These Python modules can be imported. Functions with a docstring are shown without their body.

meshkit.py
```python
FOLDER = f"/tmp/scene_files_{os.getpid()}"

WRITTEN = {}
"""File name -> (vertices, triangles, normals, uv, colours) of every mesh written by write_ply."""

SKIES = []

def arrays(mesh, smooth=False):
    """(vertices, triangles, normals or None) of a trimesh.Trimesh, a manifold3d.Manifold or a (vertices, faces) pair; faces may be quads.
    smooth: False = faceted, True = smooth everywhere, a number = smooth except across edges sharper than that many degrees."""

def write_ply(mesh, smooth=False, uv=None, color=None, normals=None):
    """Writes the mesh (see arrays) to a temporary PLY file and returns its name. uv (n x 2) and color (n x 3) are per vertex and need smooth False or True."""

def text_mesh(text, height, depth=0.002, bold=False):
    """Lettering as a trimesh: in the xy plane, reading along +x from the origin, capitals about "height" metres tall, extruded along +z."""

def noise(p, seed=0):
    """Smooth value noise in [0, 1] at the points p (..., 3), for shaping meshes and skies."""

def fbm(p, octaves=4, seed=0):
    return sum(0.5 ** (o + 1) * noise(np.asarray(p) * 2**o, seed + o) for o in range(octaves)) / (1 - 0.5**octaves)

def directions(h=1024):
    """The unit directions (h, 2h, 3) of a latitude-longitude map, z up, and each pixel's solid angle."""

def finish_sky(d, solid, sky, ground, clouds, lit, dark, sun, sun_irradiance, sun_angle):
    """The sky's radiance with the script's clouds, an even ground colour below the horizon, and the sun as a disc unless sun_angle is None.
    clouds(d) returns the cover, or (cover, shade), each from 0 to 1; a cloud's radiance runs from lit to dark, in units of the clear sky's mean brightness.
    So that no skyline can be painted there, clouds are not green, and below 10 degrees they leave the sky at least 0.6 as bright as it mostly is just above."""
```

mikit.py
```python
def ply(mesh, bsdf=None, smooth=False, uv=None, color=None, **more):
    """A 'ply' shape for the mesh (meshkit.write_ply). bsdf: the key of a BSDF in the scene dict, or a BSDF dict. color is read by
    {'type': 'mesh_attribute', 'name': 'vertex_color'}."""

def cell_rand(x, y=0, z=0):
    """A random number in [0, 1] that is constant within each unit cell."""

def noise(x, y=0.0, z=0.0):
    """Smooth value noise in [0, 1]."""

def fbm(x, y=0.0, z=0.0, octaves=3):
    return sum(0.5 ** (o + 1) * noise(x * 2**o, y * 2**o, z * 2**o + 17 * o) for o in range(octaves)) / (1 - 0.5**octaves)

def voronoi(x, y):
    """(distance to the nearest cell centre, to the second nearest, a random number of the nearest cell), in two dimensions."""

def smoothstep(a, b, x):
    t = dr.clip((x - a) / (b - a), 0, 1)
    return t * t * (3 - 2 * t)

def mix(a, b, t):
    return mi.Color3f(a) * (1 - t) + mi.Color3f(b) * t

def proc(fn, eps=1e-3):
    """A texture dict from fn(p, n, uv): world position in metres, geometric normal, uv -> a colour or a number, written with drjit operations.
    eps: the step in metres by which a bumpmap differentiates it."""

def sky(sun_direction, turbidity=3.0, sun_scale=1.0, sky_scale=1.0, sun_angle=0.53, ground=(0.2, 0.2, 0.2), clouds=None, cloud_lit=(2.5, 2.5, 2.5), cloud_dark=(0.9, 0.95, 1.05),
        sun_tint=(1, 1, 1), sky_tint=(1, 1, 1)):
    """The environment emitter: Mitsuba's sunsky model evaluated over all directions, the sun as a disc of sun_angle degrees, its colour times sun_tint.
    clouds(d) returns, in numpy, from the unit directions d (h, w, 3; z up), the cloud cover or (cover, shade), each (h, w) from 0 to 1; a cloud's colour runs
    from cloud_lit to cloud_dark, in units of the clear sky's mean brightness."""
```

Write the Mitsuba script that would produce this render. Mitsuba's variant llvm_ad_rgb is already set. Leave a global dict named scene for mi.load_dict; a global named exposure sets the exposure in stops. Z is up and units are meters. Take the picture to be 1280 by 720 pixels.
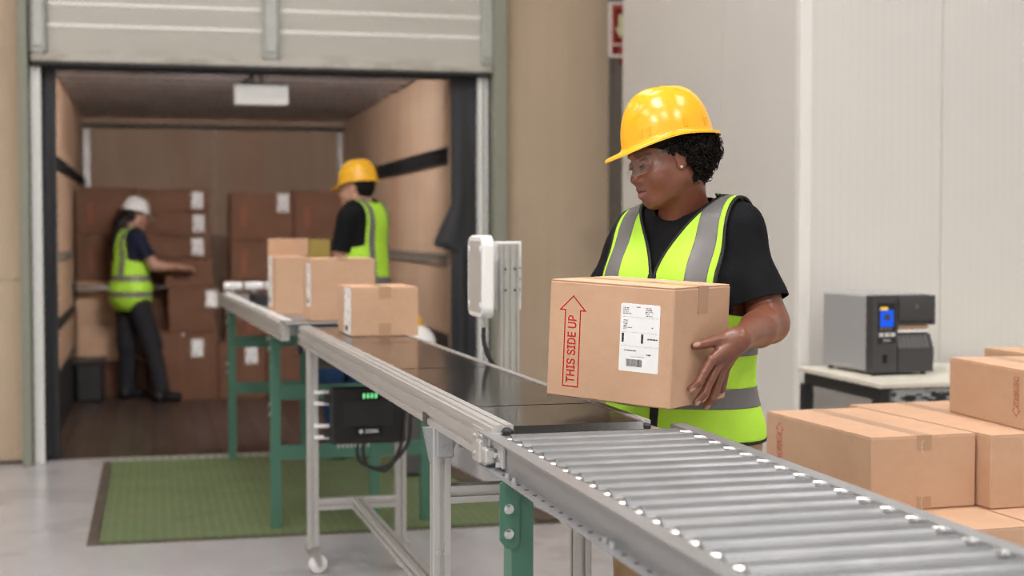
import math, random
import numpy as np, trimesh, shapely
from shapely.geometry import Polygon, box as sbox
import drjit as dr, mitsuba as mi, mikit, meshkit
from mikit import proc, noise, fbm, cell_rand, smoothstep, mix

rng = np.random.default_rng(7)
random.seed(7)
T = mi.ScalarTransform4f
scene, labels = {}, {}

# ------------------------------------------------------------------ camera
YAW = math.radians(13.67)
CA, SA = math.cos(YAW), math.sin(YAW)
EYE = 1.42
scene['camera'] = {
    'type': 'thinlens', 'fov': math.degrees(2 * math.atan(640 / 1850)), 'fov_axis': 'x',
    'aperture_radius': 0.0085, 'focus_distance': 3.42, 'near_clip': 0.05, 'far_clip': 100.0,
    'to_world': T().look_at(origin=[0, 0, EYE], target=[SA, CA, EYE - 72 / 1850], up=[0, 0, 1]),
}
exposure = 0.0

# ------------------------------------------------------------------ lamps of the hall (ceiling fixtures, built further down at these places)
HALL_Z = 6.4
LAMP_W, LAMP_L = 1.3, 2.6
TRUCK_LAMPS = [(.60, 9.66)]
TRUCK_RADIANCE = 400.0
LAMPS = [(-4.2, -2.4), (-0.6, -2.4), (3.0, -2.4), (-4.2, 2.0), (-0.6, 2.0), (3.6, 2.0), (-3.4, 6.4), (0.6, 6.2)]
LAMP_RADIANCE = [26, 10, 14, 7, 18, 8, 5, 6]
LAMP_TINT = (1.0, 0.968, 0.94)


# ------------------------------------------------------------------ naming and mesh helpers
def key_for(name, parent=None):
    base = (parent + '__' if parent else '') + name
    k, n = base, 0
    while k in scene or k in labels:
        n += 1
        k = f'{base}_{n:03d}'
    return k


def thing(name, label, cat, group=None):
    k = key_for(name)
    labels[k] = {'label': label, 'category': cat}
    if group:
        labels[k]['group'] = group
    return k


def tag(k, label, cat, group=None, kind=None):
    labels[k] = {'label': label, 'category': cat}
    if group:
        labels[k]['group'] = group
    if kind:
        labels[k]['kind'] = kind
    return k


def add(name, mesh, mat, parent=None, smooth=35, label=None, kind=None, color=None, to_world=None):
    k = key_for(name, parent)
    if isinstance(mesh, dict):
        d = dict(mesh)
    else:
        d = mikit.ply(mesh, mat, smooth=smooth, color=color)
    if to_world is not None:
        d['to_world'] = to_world
    scene[k] = d
    e = {}
    if label:
        e['label'] = label
    if kind:
        e['kind'] = kind
    if e:
        labels[k] = e
    return k


def struct(name, mesh, mat, label=None, smooth=35, parent=None):
    k = add(name, mesh, mat, parent, smooth, label, None if parent else 'structure')
    return k


cat = trimesh.util.concatenate


def TM(v, f):
    return trimesh.Trimesh(np.asarray(v, float), np.asarray(f, int), process=False)


def bx(x0, x1, y0, y1, z0, z1, bev=0.0):
    x0, x1 = min(x0, x1), max(x0, x1)
    y0, y1 = min(y0, y1), max(y0, y1)
    z0, z1 = min(z0, z1), max(z0, z1)
    if bev <= 0:
        m = trimesh.creation.box(extents=(x1 - x0, y1 - y0, z1 - z0))
        m.apply_translation(((x0 + x1) / 2, (y0 + y1) / 2, (z0 + z1) / 2))
        return m
    b = min(bev, (x1 - x0) / 2.01, (y1 - y0) / 2.01, (z1 - z0) / 2.01)
    p = []
    for x, sx in ((x0, 1), (x1, -1)):
        for y, sy in ((y0, 1), (y1, -1)):
            for z, sz in ((z0, 1), (z1, -1)):
                p += [(x + sx * b, y + sy * b, z), (x + sx * b, y, z + sz * b), (x, y + sy * b, z + sz * b)]
    return trimesh.convex.convex_hull(np.array(p))


def rbox(x0, x1, y0, y1, z0, z1, r, n=3):
    """box with well rounded edges"""
    s = trimesh.creation.icosphere(subdivisions=n - 1, radius=r).vertices
    p = [s + (x, y, z) for x in (x0 + r, x1 - r) for y in (y0 + r, y1 - r) for z in (z0 + r, z1 - r)]
    return trimesh.convex.convex_hull(np.vstack(p))


def basis(p0, p1, side=(1, 0, 0)):
    p0, p1 = np.asarray(p0, float), np.asarray(p1, float)
    z = (p1 - p0) / np.linalg.norm(p1 - p0)
    x = np.asarray(side, float)
    x = x - z * (x @ z)
    if np.linalg.norm(x) < 1e-6:
        x = np.array([0, 1.0, 0]) - z * z[1]
    x /= np.linalg.norm(x)
    M = np.eye(4)
    M[:3, 0], M[:3, 1], M[:3, 2], M[:3, 3] = x, np.cross(z, x), z, p0
    return M


def extr(poly, length):
    polys = getattr(poly, 'geoms', [poly])
    return cat([trimesh.creation.extrude_polygon(g, length, engine='earcut') for g in polys])


def beam(poly, p0, p1, side=(1, 0, 0)):
    m = extr(poly, float(np.linalg.norm(np.subtract(p1, p0))))
    m.apply_transform(basis(p0, p1, side))
    return m


def rod(p0, p1, r, n=20):
    m = trimesh.creation.cylinder(radius=r, height=1.0, sections=n)
    m.apply_translation((0, 0, .5))
    m.apply_scale((1, 1, float(np.linalg.norm(np.subtract(p1, p0)))))
    m.apply_transform(basis(p0, p1))
    return m


def tube(pts, r, n=10, rs=None):
    p = np.asarray(pts, float)
    q = np.vstack([p[:1] * 2 - p[1:2], p, p[-1:] * 2 - p[-2:-1]])
    out = []
    for i in range(1, len(q) - 2):
        for t in np.linspace(0, 1, 7)[:-1]:
            a, b, c, d = q[i - 1], q[i], q[i + 1], q[i + 2]
            out.append(.5 * ((2 * b) + (c - a) * t + (2 * a - 5 * b + 4 * c - d) * t * t + (3 * b - a - 3 * c + d) * t ** 3))
    out.append(p[-1])
    c = np.array(out)
    t = np.gradient(c, axis=0)
    t /= np.linalg.norm(t, axis=1, keepdims=True) + 1e-12
    up = np.array([0.13, 0.21, 1.0])
    x = np.cross(t, up)
    x /= np.linalg.norm(x, axis=1, keepdims=True)
    y = np.cross(t, x)
    a = np.linspace(0, 2 * np.pi, n, endpoint=False)
    rr = np.full(len(c), r) if rs is None else np.interp(np.linspace(0, 1, len(c)), np.linspace(0, 1, len(rs)), rs)
    v = c[:, None] + rr[:, None, None] * (np.cos(a)[None, :, None] * x[:, None] + np.sin(a)[None, :, None] * y[:, None])
    m = len(c)
    f = []
    for i in range(m - 1):
        for j in range(n):
            k = (j + 1) % n
            f += [(i * n + j, i * n + k, (i + 1) * n + k), (i * n + j, (i + 1) * n + k, (i + 1) * n + j)]
    v = np.vstack([v.reshape(-1, 3), c[:1], c[-1:]])
    for j in range(n):
        k = (j + 1) % n
        f += [(m * n, k, j), (m * n + 1, (m - 1) * n + j, (m - 1) * n + k)]
    mm = TM(v, f)
    mm.fix_normals()
    return mm


def tslot(w, h, g=.009, dp=.006, nx=1, ny=1):
    """outline of an aluminium slot profile, w by h, centred"""
    p = sbox(-w / 2, -h / 2, w / 2, h / 2).buffer(-.002).buffer(.002, quad_segs=2)
    for i in range(nx):
        x = (i + .5) / nx * w - w / 2
        p = p - sbox(x - g / 2, h / 2 - dp, x + g / 2, h) - sbox(x - g / 2, -h, x + g / 2, -h / 2 + dp)
    for i in range(ny):
        y = (i + .5) / ny * h - h / 2
        p = p - sbox(w / 2 - dp, y - g / 2, w, y + g / 2) - sbox(-w, y - g / 2, -w / 2 + dp, y + g / 2)
    return p


def mv(m, M):
    m = m.copy()
    m.apply_transform(M)
    return m


def place(x, y, z, deg=0.0):
    M = trimesh.transformations.rotation_matrix(math.radians(deg), (0, 0, 1))
    M[:3, 3] = x, y, z
    return M


def hexbolt(p, d, r=.008, t=.007):
    """bolt head with washer at p, sticking out along d"""
    p, d = np.asarray(p, float), np.asarray(d, float) / np.linalg.norm(d)
    a = trimesh.creation.cylinder(radius=r, height=t, sections=6)
    a.apply_translation((0, 0, t / 2 + .002))
    w = trimesh.creation.cylinder(radius=r * 1.35, height=.002, sections=16)
    w.apply_translation((0, 0, .001))
    m = cat([a, w])
    m.apply_transform(basis(p, p + d, (0.3, 0.2, 1)))
    return m


def text(s, height, depth=.0005, bold=False):
    return meshkit.text_mesh(s, height, depth, bold)


# ------------------------------------------------------------------ materials
def lin(r, g, b):
    c = np.array([r, g, b], float) / 255
    return [float(x) for x in np.where(c <= .04045, c / 12.92, ((c + .055) / 1.055) ** 2.4)]


def rgb(c):
    return {'type': 'rgb', 'value': [float(x) for x in c]}


def mat(name, color, rough=.5, metal=0.0, spec=.5, two=True, **more):
    d = {'type': 'principled', 'base_color': color if isinstance(color, dict) else rgb(color),
         'roughness': rough if isinstance(rough, dict) else float(rough), 'metallic': float(metal), 'specular': float(spec), **more}
    scene[name] = {'type': 'twosided', 'b': d} if two else d
    return name


def bump(name, tex, scale, inner):
    scene[name] = {'type': 'twosided', 'b': {'type': 'bumpmap', 'arbitrary': tex, 'scale': scale, 'bsdf': inner}}


def f_card(p, n, uv):
    a = fbm(p.x * 9, p.y * 9, p.z * 9, 3)
    b = noise(p.x * 420, p.y * 420, p.z * 260)
    c = fbm(p.x * 60 + 7, p.y * 60, p.z * 60, 2)
    return mix((.49, .302, .192), (.59, .382, .262), dr.clip(a * .75 + c * .3 + b * .22 - .12, 0, 1))


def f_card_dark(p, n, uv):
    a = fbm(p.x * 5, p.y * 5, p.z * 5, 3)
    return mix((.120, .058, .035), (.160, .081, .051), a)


def f_floor(p, n, uv):
    a = fbm(p.x * 1.3, p.y * 1.3, 3, 4)
    b = fbm(p.x * 12 + 3, p.y * 5, 1, 3)
    s = smoothstep(.62, .72, fbm(p.x * 3.1 + 40, p.y * 3.1, 9, 3)) * .35
    c = mix((.30, .292, .305), (.42, .41, .425), a * .7 + b * .3)
    return c * (1 - s * .35)


def f_floor_rough(p, n, uv):
    return .16 + .16 * fbm(p.x * 2.2, p.y * 2.2, 5, 3)


def f_wallply(p, n, uv):
    a = fbm(p.x * 2.2, p.y * 2, p.z * .9, 4)
    s = fbm(p.x * 26, p.y * 8, p.z * .8, 3)
    w = noise(p.x * 130, p.y * 130, p.z * 150)
    k = smoothstep(.55, .8, fbm(p.x * 1.4 + 11, p.y, p.z * 1.1 + 4, 4))
    c = mix((.43, .325, .23), (.57, .455, .34), a * .55 + s * .35 + w * .12)
    return c * (1 - .26 * k)


def f_trailer_ply(p, n, uv):
    a = fbm(p.x * 1.6, p.y * 1.6, p.z * .55, 4)
    g = fbm(p.x * 9 + a * 4, p.y * 9 + a * 4, p.z * .9, 3)
    k = smoothstep(.5, .75, fbm(p.x * 3 + 5, p.y * 3, p.z * .6 + 2, 3))
    c = mix((.34, .222, .150), (.47, .330, .235), a * .5 + g * .5)
    return mi.Color3f(c.x * (1 - .05 * k), c.y * (1 - .16 * k), c.z * (1 - .2 * k))


def f_cold(p, n, uv):
    # painted sandwich panel: faint vertical ribs every 42 mm, faint yellowing
    along = dr.select(dr.abs(n.x) > .5, p.y, p.x)
    r = dr.abs(along / .042 - dr.floor(along / .042) - .5)
    line = smoothstep(.44, .5, r)
    a = fbm(p.x * 1.5, p.y * 1.5, p.z * .5, 3)
    return mix((.66, .64, .615), (.73, .71, .68), a) * (1 - .10 * line)


def f_galv(p, n, uv):
    a = fbm(p.x * 40, p.y * 40, p.z * 40, 3)
    b = fbm(p.x * 3, p.y * 3, p.z * 7, 3)
    return mix((.34, .35, .33), (.52, .53, .50), a * .5 + b * .5)


def f_door(p, n, uv):
    a = fbm(p.x * 1.1, p.y, p.z * 5, 3)
    low = smoothstep(.62, .0, (p.z - 2.42) / .22) * smoothstep(.42, .62, fbm(p.x * 7, p.y, p.z * 22, 3))
    return mix(mix((.43, .41, .37), (.52, .50, .455), a), (.27, .24, .19), low * .55)


def f_roller(p, n, uv):
    a = fbm(p.x * 3, p.y * 60, p.z * 60, 3)
    b = noise(p.x * 25, p.y * 9, p.z * 9)
    return mix((.19, .195, .203), (.31, .315, .325), a * .6 + b * .4)


def f_roller_rough(p, n, uv):
    return .30 + .14 * fbm(p.x * 5, p.y * 50, p.z * 50, 2)


def f_green_plate(p, n, uv):
    a = fbm(p.x * 4, p.y * 4, 2, 4)
    g = noise(p.x * 60, p.y * 60, 0)
    gx, gy = p.x / .045, p.y / .045
    d = dr.abs(gx - dr.floor(gx) - .5) + dr.abs(gy - dr.floor(gy) - .5)
    knob = smoothstep(.34, .22, d)
    worn = smoothstep(.56, .74, fbm(p.x * 2.2 + 3, p.y * 2.2, 8, 4))
    c = mix((.083, .118, .054), (.132, .175, .083), a * .7 + g * .3)
    c = c * (1 + .28 * knob)
    return mix(c, (.13, .14, .09), worn * .55)


def f_trailer_floor(p, n, uv):
    b = p.x / .14
    k = cell_rand(dr.floor(b), 3, 1)
    e = smoothstep(.46, .5, dr.abs(b - dr.floor(b) - .5))
    a = fbm(p.x * 20, p.y * 1.6, 1, 3)
    return mix((.022, .015, .013), (.060, .040, .033), a * .6 + k * .4) * (1 - .6 * e)


def f_trailer_floor_rough(p, n, uv):
    return .24 + .25 * fbm(p.x * 6, p.y * 1.5, 4, 3)


def f_tabletop(p, n, uv):
    return mix((.60, .57, .49), (.70, .67, .59), fbm(p.x * 6, p.y * 6, 1, 3))


def f_tableframe(p, n, uv):
    k = smoothstep(.44, .54, fbm(p.x * 14, p.y * 14, p.z * 30, 3)) * smoothstep(2.90, 2.94, p.x)  # scraped paint along the front rail
    return mix((.014, .015, .018), (.30, .31, .31), k)


def f_rust(p, n, uv):
    return mix((.030, .024, .020), (.115, .085, .065), fbm(p.x * 9, p.y * 9, p.z * 9, 4))


def f_shirt(p, n, uv):
    return mix((.006, .006, .008), (.012, .012, .014), fbm(p.x * 30, p.y * 30, p.z * 30, 2))


def f_hair(p, n, uv):
    return mix((.006, .005, .005), (.022, .018, .016), noise(p.x * 260, p.y * 260, p.z * 260))


def f_khaki(p, n, uv):
    return mix((.30, .20, .105), (.40, .28, .155), fbm(p.x * 20, p.y * 20, p.z * 20, 3))


def f_denim(p, n, uv):
    return mix((.012, .032, .095), (.03, .07, .18), fbm(p.x * 25, p.y * 25, p.z * 25, 3))


def f_vest(p, n, uv):
    a = fbm(p.x * 11, p.y * 11, p.z * 8, 3)
    w = noise(p.x * 700, p.y * 700, p.z * 700)
    return mix((.42, .76, .040), (.53, .90, .075), a * .7 + w * .3)


mat('m_card', proc(f_card), .78, spec=.25)
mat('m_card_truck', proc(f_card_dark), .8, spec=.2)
mat('m_card_edge', (.30, .17, .095), .85, spec=.2)
mat('m_tape', (.44, .265, .165), .3, spec=.45)
mat('m_tape_clear', (.62, .47, .35), .18, spec=.6)
mat('m_paper', (.82, .82, .83), .55, spec=.3)
mat('m_ink', (.03, .03, .032), .6)
mat('m_ink_grey', (.20, .20, .21), .6)
mat('m_red_ink', (.45, .022, .022), .6, spec=.25)
mat('m_red_faint', (.36, .085, .055), .7, spec=.2)
mat('m_floor', proc(f_floor), proc(f_floor_rough), spec=.5)
mat('m_wall', proc(f_wallply), .85, spec=.2)
mat('m_trailer_ply', proc(f_trailer_ply), .6, spec=.3)
mat('m_cold', proc(f_cold), .42, spec=.4)
mat('m_cold_trim', (.80, .79, .76), .35)
mat('m_hall', (.62, .61, .58), .8)
mat('m_galv', proc(f_galv), .5, metal=.55)
mat('m_door', proc(f_door), .5, spec=.4)
mat('m_steel_dark', (.19, .165, .14), .55, metal=.3)
mat('m_frame_green', (.24, .25, .20), .6)
mat('m_black_rubber', (.016, .016, .018), .6)
mat('m_curtain', (.020, .021, .026), .5, spec=.5)
mat('m_white', (.80, .80, .80), .35)
mat('m_white_plastic', (.80, .80, .80), .28)
mat('m_grey_face', (.43, .41, .39), .4)
mat('m_alu', (.54, .53, .52), .36, metal=.5)
mat('m_alu_dark', (.10, .10, .10), .5, metal=.3)
mat('m_alu_bright', (.80, .79, .79), .28, metal=.9)
mat('m_belt', (.013, .012, .011), .13, spec=.75)
mat('m_roller', proc(f_roller), proc(f_roller_rough), metal=.55)
mat('m_zinc', (.62, .62, .62), .3, metal=.85)
mat('m_chrome', (.80, .80, .80), .14, metal=1.0)
mat('m_rail', (.43, .44, .46), .38, metal=.7)
mat('m_green', (.060, .165, .115), .42, spec=.5)
mat('m_black', (.018, .018, .019), .42)
mat('m_rail_black', (.010, .010, .011), .75, spec=.15)
mat('m_black_gloss', (.008, .008, .009), .2)
mat('m_black_hole', (.004, .004, .004), .8)
mat('m_green_plate', proc(f_green_plate), .5, spec=.4)
mat('m_rust', proc(f_rust), .7)
mat('m_trailer_floor', proc(f_trailer_floor), proc(f_trailer_floor_rough), spec=.5)
mat('m_roof', (.88, .86, .88), .45, metal=.1)
mat('m_tabletop', proc(f_tabletop), .45)
mat('m_tableframe', proc(f_tableframe), .5)
mat('m_printer_side', (.42, .425, .44), .38, metal=.2)
mat('m_olive', (.30, .22, .05), .7)
mat('m_printer_front', (.050, .050, .053), .45)
mat('m_printer_inner', (.12, .12, .125), .45)
mat('m_button', (.55, .55, .56), .4)
mat('m_sign_red', (.20, .006, .010), .45)
mat('m_sign_pale', (.62, .64, .38), .5)
mat('m_sign_border', (.66, .58, .56), .5)
mat('m_yellow_hat', (.83, .43, .012), .22, spec=.55, clearcoat=.5, clearcoat_gloss=.92)
mat('m_white_hat', (.78, .78, .78), .3)
mat('m_hat_band', (.09, .09, .095), .6)
mat('m_shirt_navy', (.010, .013, .030), .85, spec=.2)
mat('m_shirt', proc(f_shirt), .85, spec=.15)
mat('m_vest', proc(f_vest), .6, spec=.35)
mat('m_stripe', (.150, .143, .145), .42, spec=.5)
mat('m_trim', (.008, .008, .009), .6)
mat('m_khaki', proc(f_khaki), .85, spec=.2)
mat('m_denim', proc(f_denim), .85, spec=.2)
mat('m_trousers_dark', (.019, .019, .023), .85, spec=.2)
mat('m_boot', (.10, .055, .028), .6)
mat('m_boot_black', (.010, .010, .011), .5)
mat('m_hair', proc(f_hair), .7, spec=.08)
mat('m_hair_black', (.006, .005, .005), .55, spec=.2)
mat('m_bow', (.055, .05, .055), .5, metal=.2)
mat('m_eye', (.55, .52, .48), .15)
mat('m_iris', (.015, .008, .005), .1)
mat('m_skin', {'type': 'mesh_attribute', 'name': 'vertex_color'}, .34, spec=.6)
mat('m_yellow', (.75, .42, .02), .4)
scene['m_lens'] = {'type': 'thindielectric', 'int_ior': 1.4}
scene['m_clear'] = {'type': 'thindielectric', 'int_ior': 1.4}
scene['m_screen'] = {'type': 'diffuse', 'reflectance': rgb((.01, .05, .35))}


def emit(c):
    return {'type': 'area', 'radiance': rgb(c)}



# ================================================================== the hall
DOOR_Y = 9.43
HX0, HX1, HY0 = -7.0, 7.0, -6.0
# floor slabs: around the dock leveller pit
PX0, PX1, PY0, PY1 = -0.30, 1.92, 6.87, 9.36
fl = [bx(HX0, HX1, HY0, PY0, -.12, 0), bx(HX0, PX0, PY0, DOOR_Y + .1, -.12, 0), bx(PX1, HX1, PY0, DOOR_Y + .1, -.12, 0), bx(PX0, PX1, PY1, DOOR_Y + .1, -.12, 0)]
wedge_ = extr(Polygon([(1.92, PY0), (1.92, PY1), (1.65, PY1)]), .12)
wedge_.apply_translation((0, 0, -.12))
struct('floor', cat(fl + [wedge_]), 'm_floor')
# plywood-faced wall around the dock door, in sheets
struct('wall_back', cat([bx(HX0, -.765, DOOR_Y + .012, DOOR_Y + .2, 0, HALL_Z), bx(2.225, HX1, DOOR_Y + .012, DOOR_Y + .2, 0, HALL_Z), bx(-.765, 2.225, DOOR_Y + .012, DOOR_Y + .2, 3.5, HALL_Z)]), 'm_wall')
for x0, x1 in ((-3.205, -1.985), (-1.98, -.765), (2.225, 3.35), (3.355, 4.6)):
    for z0, z1 in ((.02, 1.117), (1.123, 3.55), (3.555, HALL_Z)):
        if x0 > 2 and z0 < 2:
            if z0 < 1:
                z1 = 3.55
            else:
                continue
        add('plywood_panel', bx(x0, x1, DOOR_Y, DOOR_Y + .0115, z0, z1), 'm_wall', 'wall_back', False)
struct('wall_left', bx(HX0 - .2, HX0, HY0, DOOR_Y + .2, 0, HALL_Z), 'm_hall')
struct('wall_right', bx(HX1, HX1 + .2, HY0, DOOR_Y + .2, 0, HALL_Z), 'm_hall')
struct('wall_front', bx(HX0, HX1, HY0 - .2, HY0, 0, HALL_Z), 'm_hall')
struct('ceiling', bx(HX0, HX1, HY0, DOOR_Y + .2, HALL_Z, HALL_Z + .2), 'm_hall')
struct('baseboard_left', bx(-3.2, -.765, DOOR_Y - .014, DOOR_Y - .001, 0, .02), 'm_rust')

# cold-room corner of white sandwich panels
CXL, CYF = 2.905, 6.32
struct('wall_cold_room_side', bx(CXL + .012, CXL + .09, CYF + .02, 8.98, 0, 4.6), 'm_cold')
for y0, y1 in ((CYF + .045, 7.30), (7.303, 8.30), (8.303, 8.98)):
    add('wall_panel', bx(CXL, CXL + .0115, y0, y1, .0, 4.6), 'm_cold', 'wall_cold_room_side', False)
struct('wall_cold_room_front', bx(CXL + .02, HX1, CYF + .012, CYF + .09, 0, 4.6), 'm_cold')
for x0, x1 in ((CXL + .045, 3.62), (3.623, 4.72), (4.723, 5.82), (5.823, HX1)):
    add('wall_panel', bx(x0, x1, CYF, CYF + .0115, 0, 4.6), 'm_cold', 'wall_cold_room_front', False)
struct('trim_1', cat([bx(CXL - .006, CXL + .05, CYF - .006, CYF - .0005, 0, 4.6, .002), bx(CXL - .006, CXL - .0005, CYF - .0005, CYF + .05, 0, 4.6, .002)]), 'm_cold_trim')

# steel column between the wall and the cold room, with the sign on it
col = cat([bx(2.925, 3.10, 9.19, 9.20, 0, HALL_Z), bx(2.925, 3.10, 9.33, 9.34, 0, HALL_Z), bx(3.005, 3.017, 9.20, 9.33, 0, HALL_Z)])
struct('column', col, 'm_steel_dark', 'dark steel column standing between plywood wall and white panel wall')

# ------------------------------------------------------------------ the raised sectional dock door
D = 'door_1'
add(D, bx(-.60, 2.075, 9.36, 9.40, 2.489, 3.45), 'm_door', None, False)
labels[D] = {'label': 'raised grey sectional dock door with horizontal ribs and rusty bottom rail', 'kind': 'structure'}
for z in (2.652, 2.782, 2.912, 3.042, 3.172):
    pr = Polygon([(0, -.014), (.010, -.006), (.012, 0), (.010, .006), (0, .014)])
    add('rib', beam(pr, (-.60, 9.36, z), (.674, 9.36, z), (0, -1, 0)), 'm_cold_trim', D)
    add('rib', beam(pr, (.786, 9.36, z), (2.066, 9.36, z), (0, -1, 0)), 'm_cold_trim', D)
add('bottom_rail', cat([bx(-.70, 2.185, 9.335, 9.405, 2.435, 2.488, .006)]), 'm_door', D)
add('bottom_seal', bx(-.69, 2.17, 9.34, 9.40, 2.412, 2.434, .004), 'm_black_rubber', D)
for x0, x1, nm in ((-.70, -.605, 'stile'), (.675, .785, 'stile'), (2.07, 2.185, 'stile')):
    pts = [(x0, 0), (x1, 0), (x1, .045), (x1 - .012, .05), (x1 - .02, .035), (x0 + .02, .035), (x0 + .012, .05), (x0, .045)]
    m = extr(Polygon(pts), .97)
    M = np.eye(4)
    M[:3, 1] = (0, -1, 0)
    M[:3, 2] = (0, 0, 1)
    M[:3, 3] = (0, 9.36, 2.489)
    m.apply_transform(M)
    m.fix_normals()
    add(nm, m, 'm_galv', D, 20)
for x0 in (-.69, 2.085, .69):
    hm = cat([bx(x0, x0 + .08, 9.322, 9.336, 2.50, 2.56, .003), rod((x0 + .005, 9.318, 2.53), (x0 + .075, 9.318, 2.53), .009, 10)])
    add('hinge', hm, 'm_galv', D)
# door tracks and jambs
for x0, x1, n in ((-.765, -.712, 1), (2.14, 2.225, 2)):
    struct('trim_2' if n == 1 else 'trim_3', cat([bx(x0, x1, 9.28, 9.43, 0, 3.5, .004)]), 'm_frame_green')
s1 = struct('trim_4', cat([bx(-.705, -.645, 9.39, 9.47, 0, 2.41, .004)]), 'm_white')
s2 = struct('trim_5', cat([bx(2.062, 2.125, 9.39, 9.47, 0, 2.41, .004)]), 'm_white')
tag(add('door_cable', tube([(2.092, 9.375, 2.46), (2.09, 9.372, 1.9), (2.094, 9.37, 1.2), (2.092, 9.372, .35), (2.092, 9.375, .02)], .004, 6), 'm_rust'), 'thin steel lifting cable running down beside the white dock door jamb', 'cable')
# dock-seal curtains
def curtain(x0, x1, y, z0, z1, amp, seed):
    nu, nv = 24, 90
    u, v = np.meshgrid(np.linspace(0, 1, nu), np.linspace(0, 1, nv))
    X = x0 + (x1 - x0) * u
    Z = z0 + (z1 - z0) * v
    Y = y + amp * np.sin(u * 9 + seed) * (1.1 - v) + amp * .6 * np.sin(v * 7 + u * 3 + seed)
    return X, Y, Z


def sheet(X, Y, Z, t=.006):
    nv, nu = X.shape
    a = np.stack([X, Y, Z], -1).reshape(-1, 3)
    du = np.gradient(np.stack([X, Y, Z], -1), axis=1)
    dv = np.gradient(np.stack([X, Y, Z], -1), axis=0)
    n = np.cross(du, dv)
    n /= np.linalg.norm(n, axis=-1, keepdims=True) + 1e-12
    b = a + n.reshape(-1, 3) * t
    N = nu * nv
    f = []
    for i in range(nv - 1):
        for j in range(nu - 1):
            p, q, r, s = i * nu + j, i * nu + j + 1, (i + 1) * nu + j + 1, (i + 1) * nu + j
            f += [(p, r, q), (p, s, r), (N + p, N + q, N + r), (N + p, N + r, N + s)]
    edge = [i * nu for i in range(nv)], [i * nu + nu - 1 for i in range(nv)], list(range(nu)), [(nv - 1) * nu + j for j in range(nu)]
    for e in edge:
        for p, q in zip(e[:-1], e[1:]):
            f += [(p, q, N + q), (p, N + q, N + p)]
    m = TM(np.vstack([a, b]), f)
    m.fix_normals()
    return m


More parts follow.
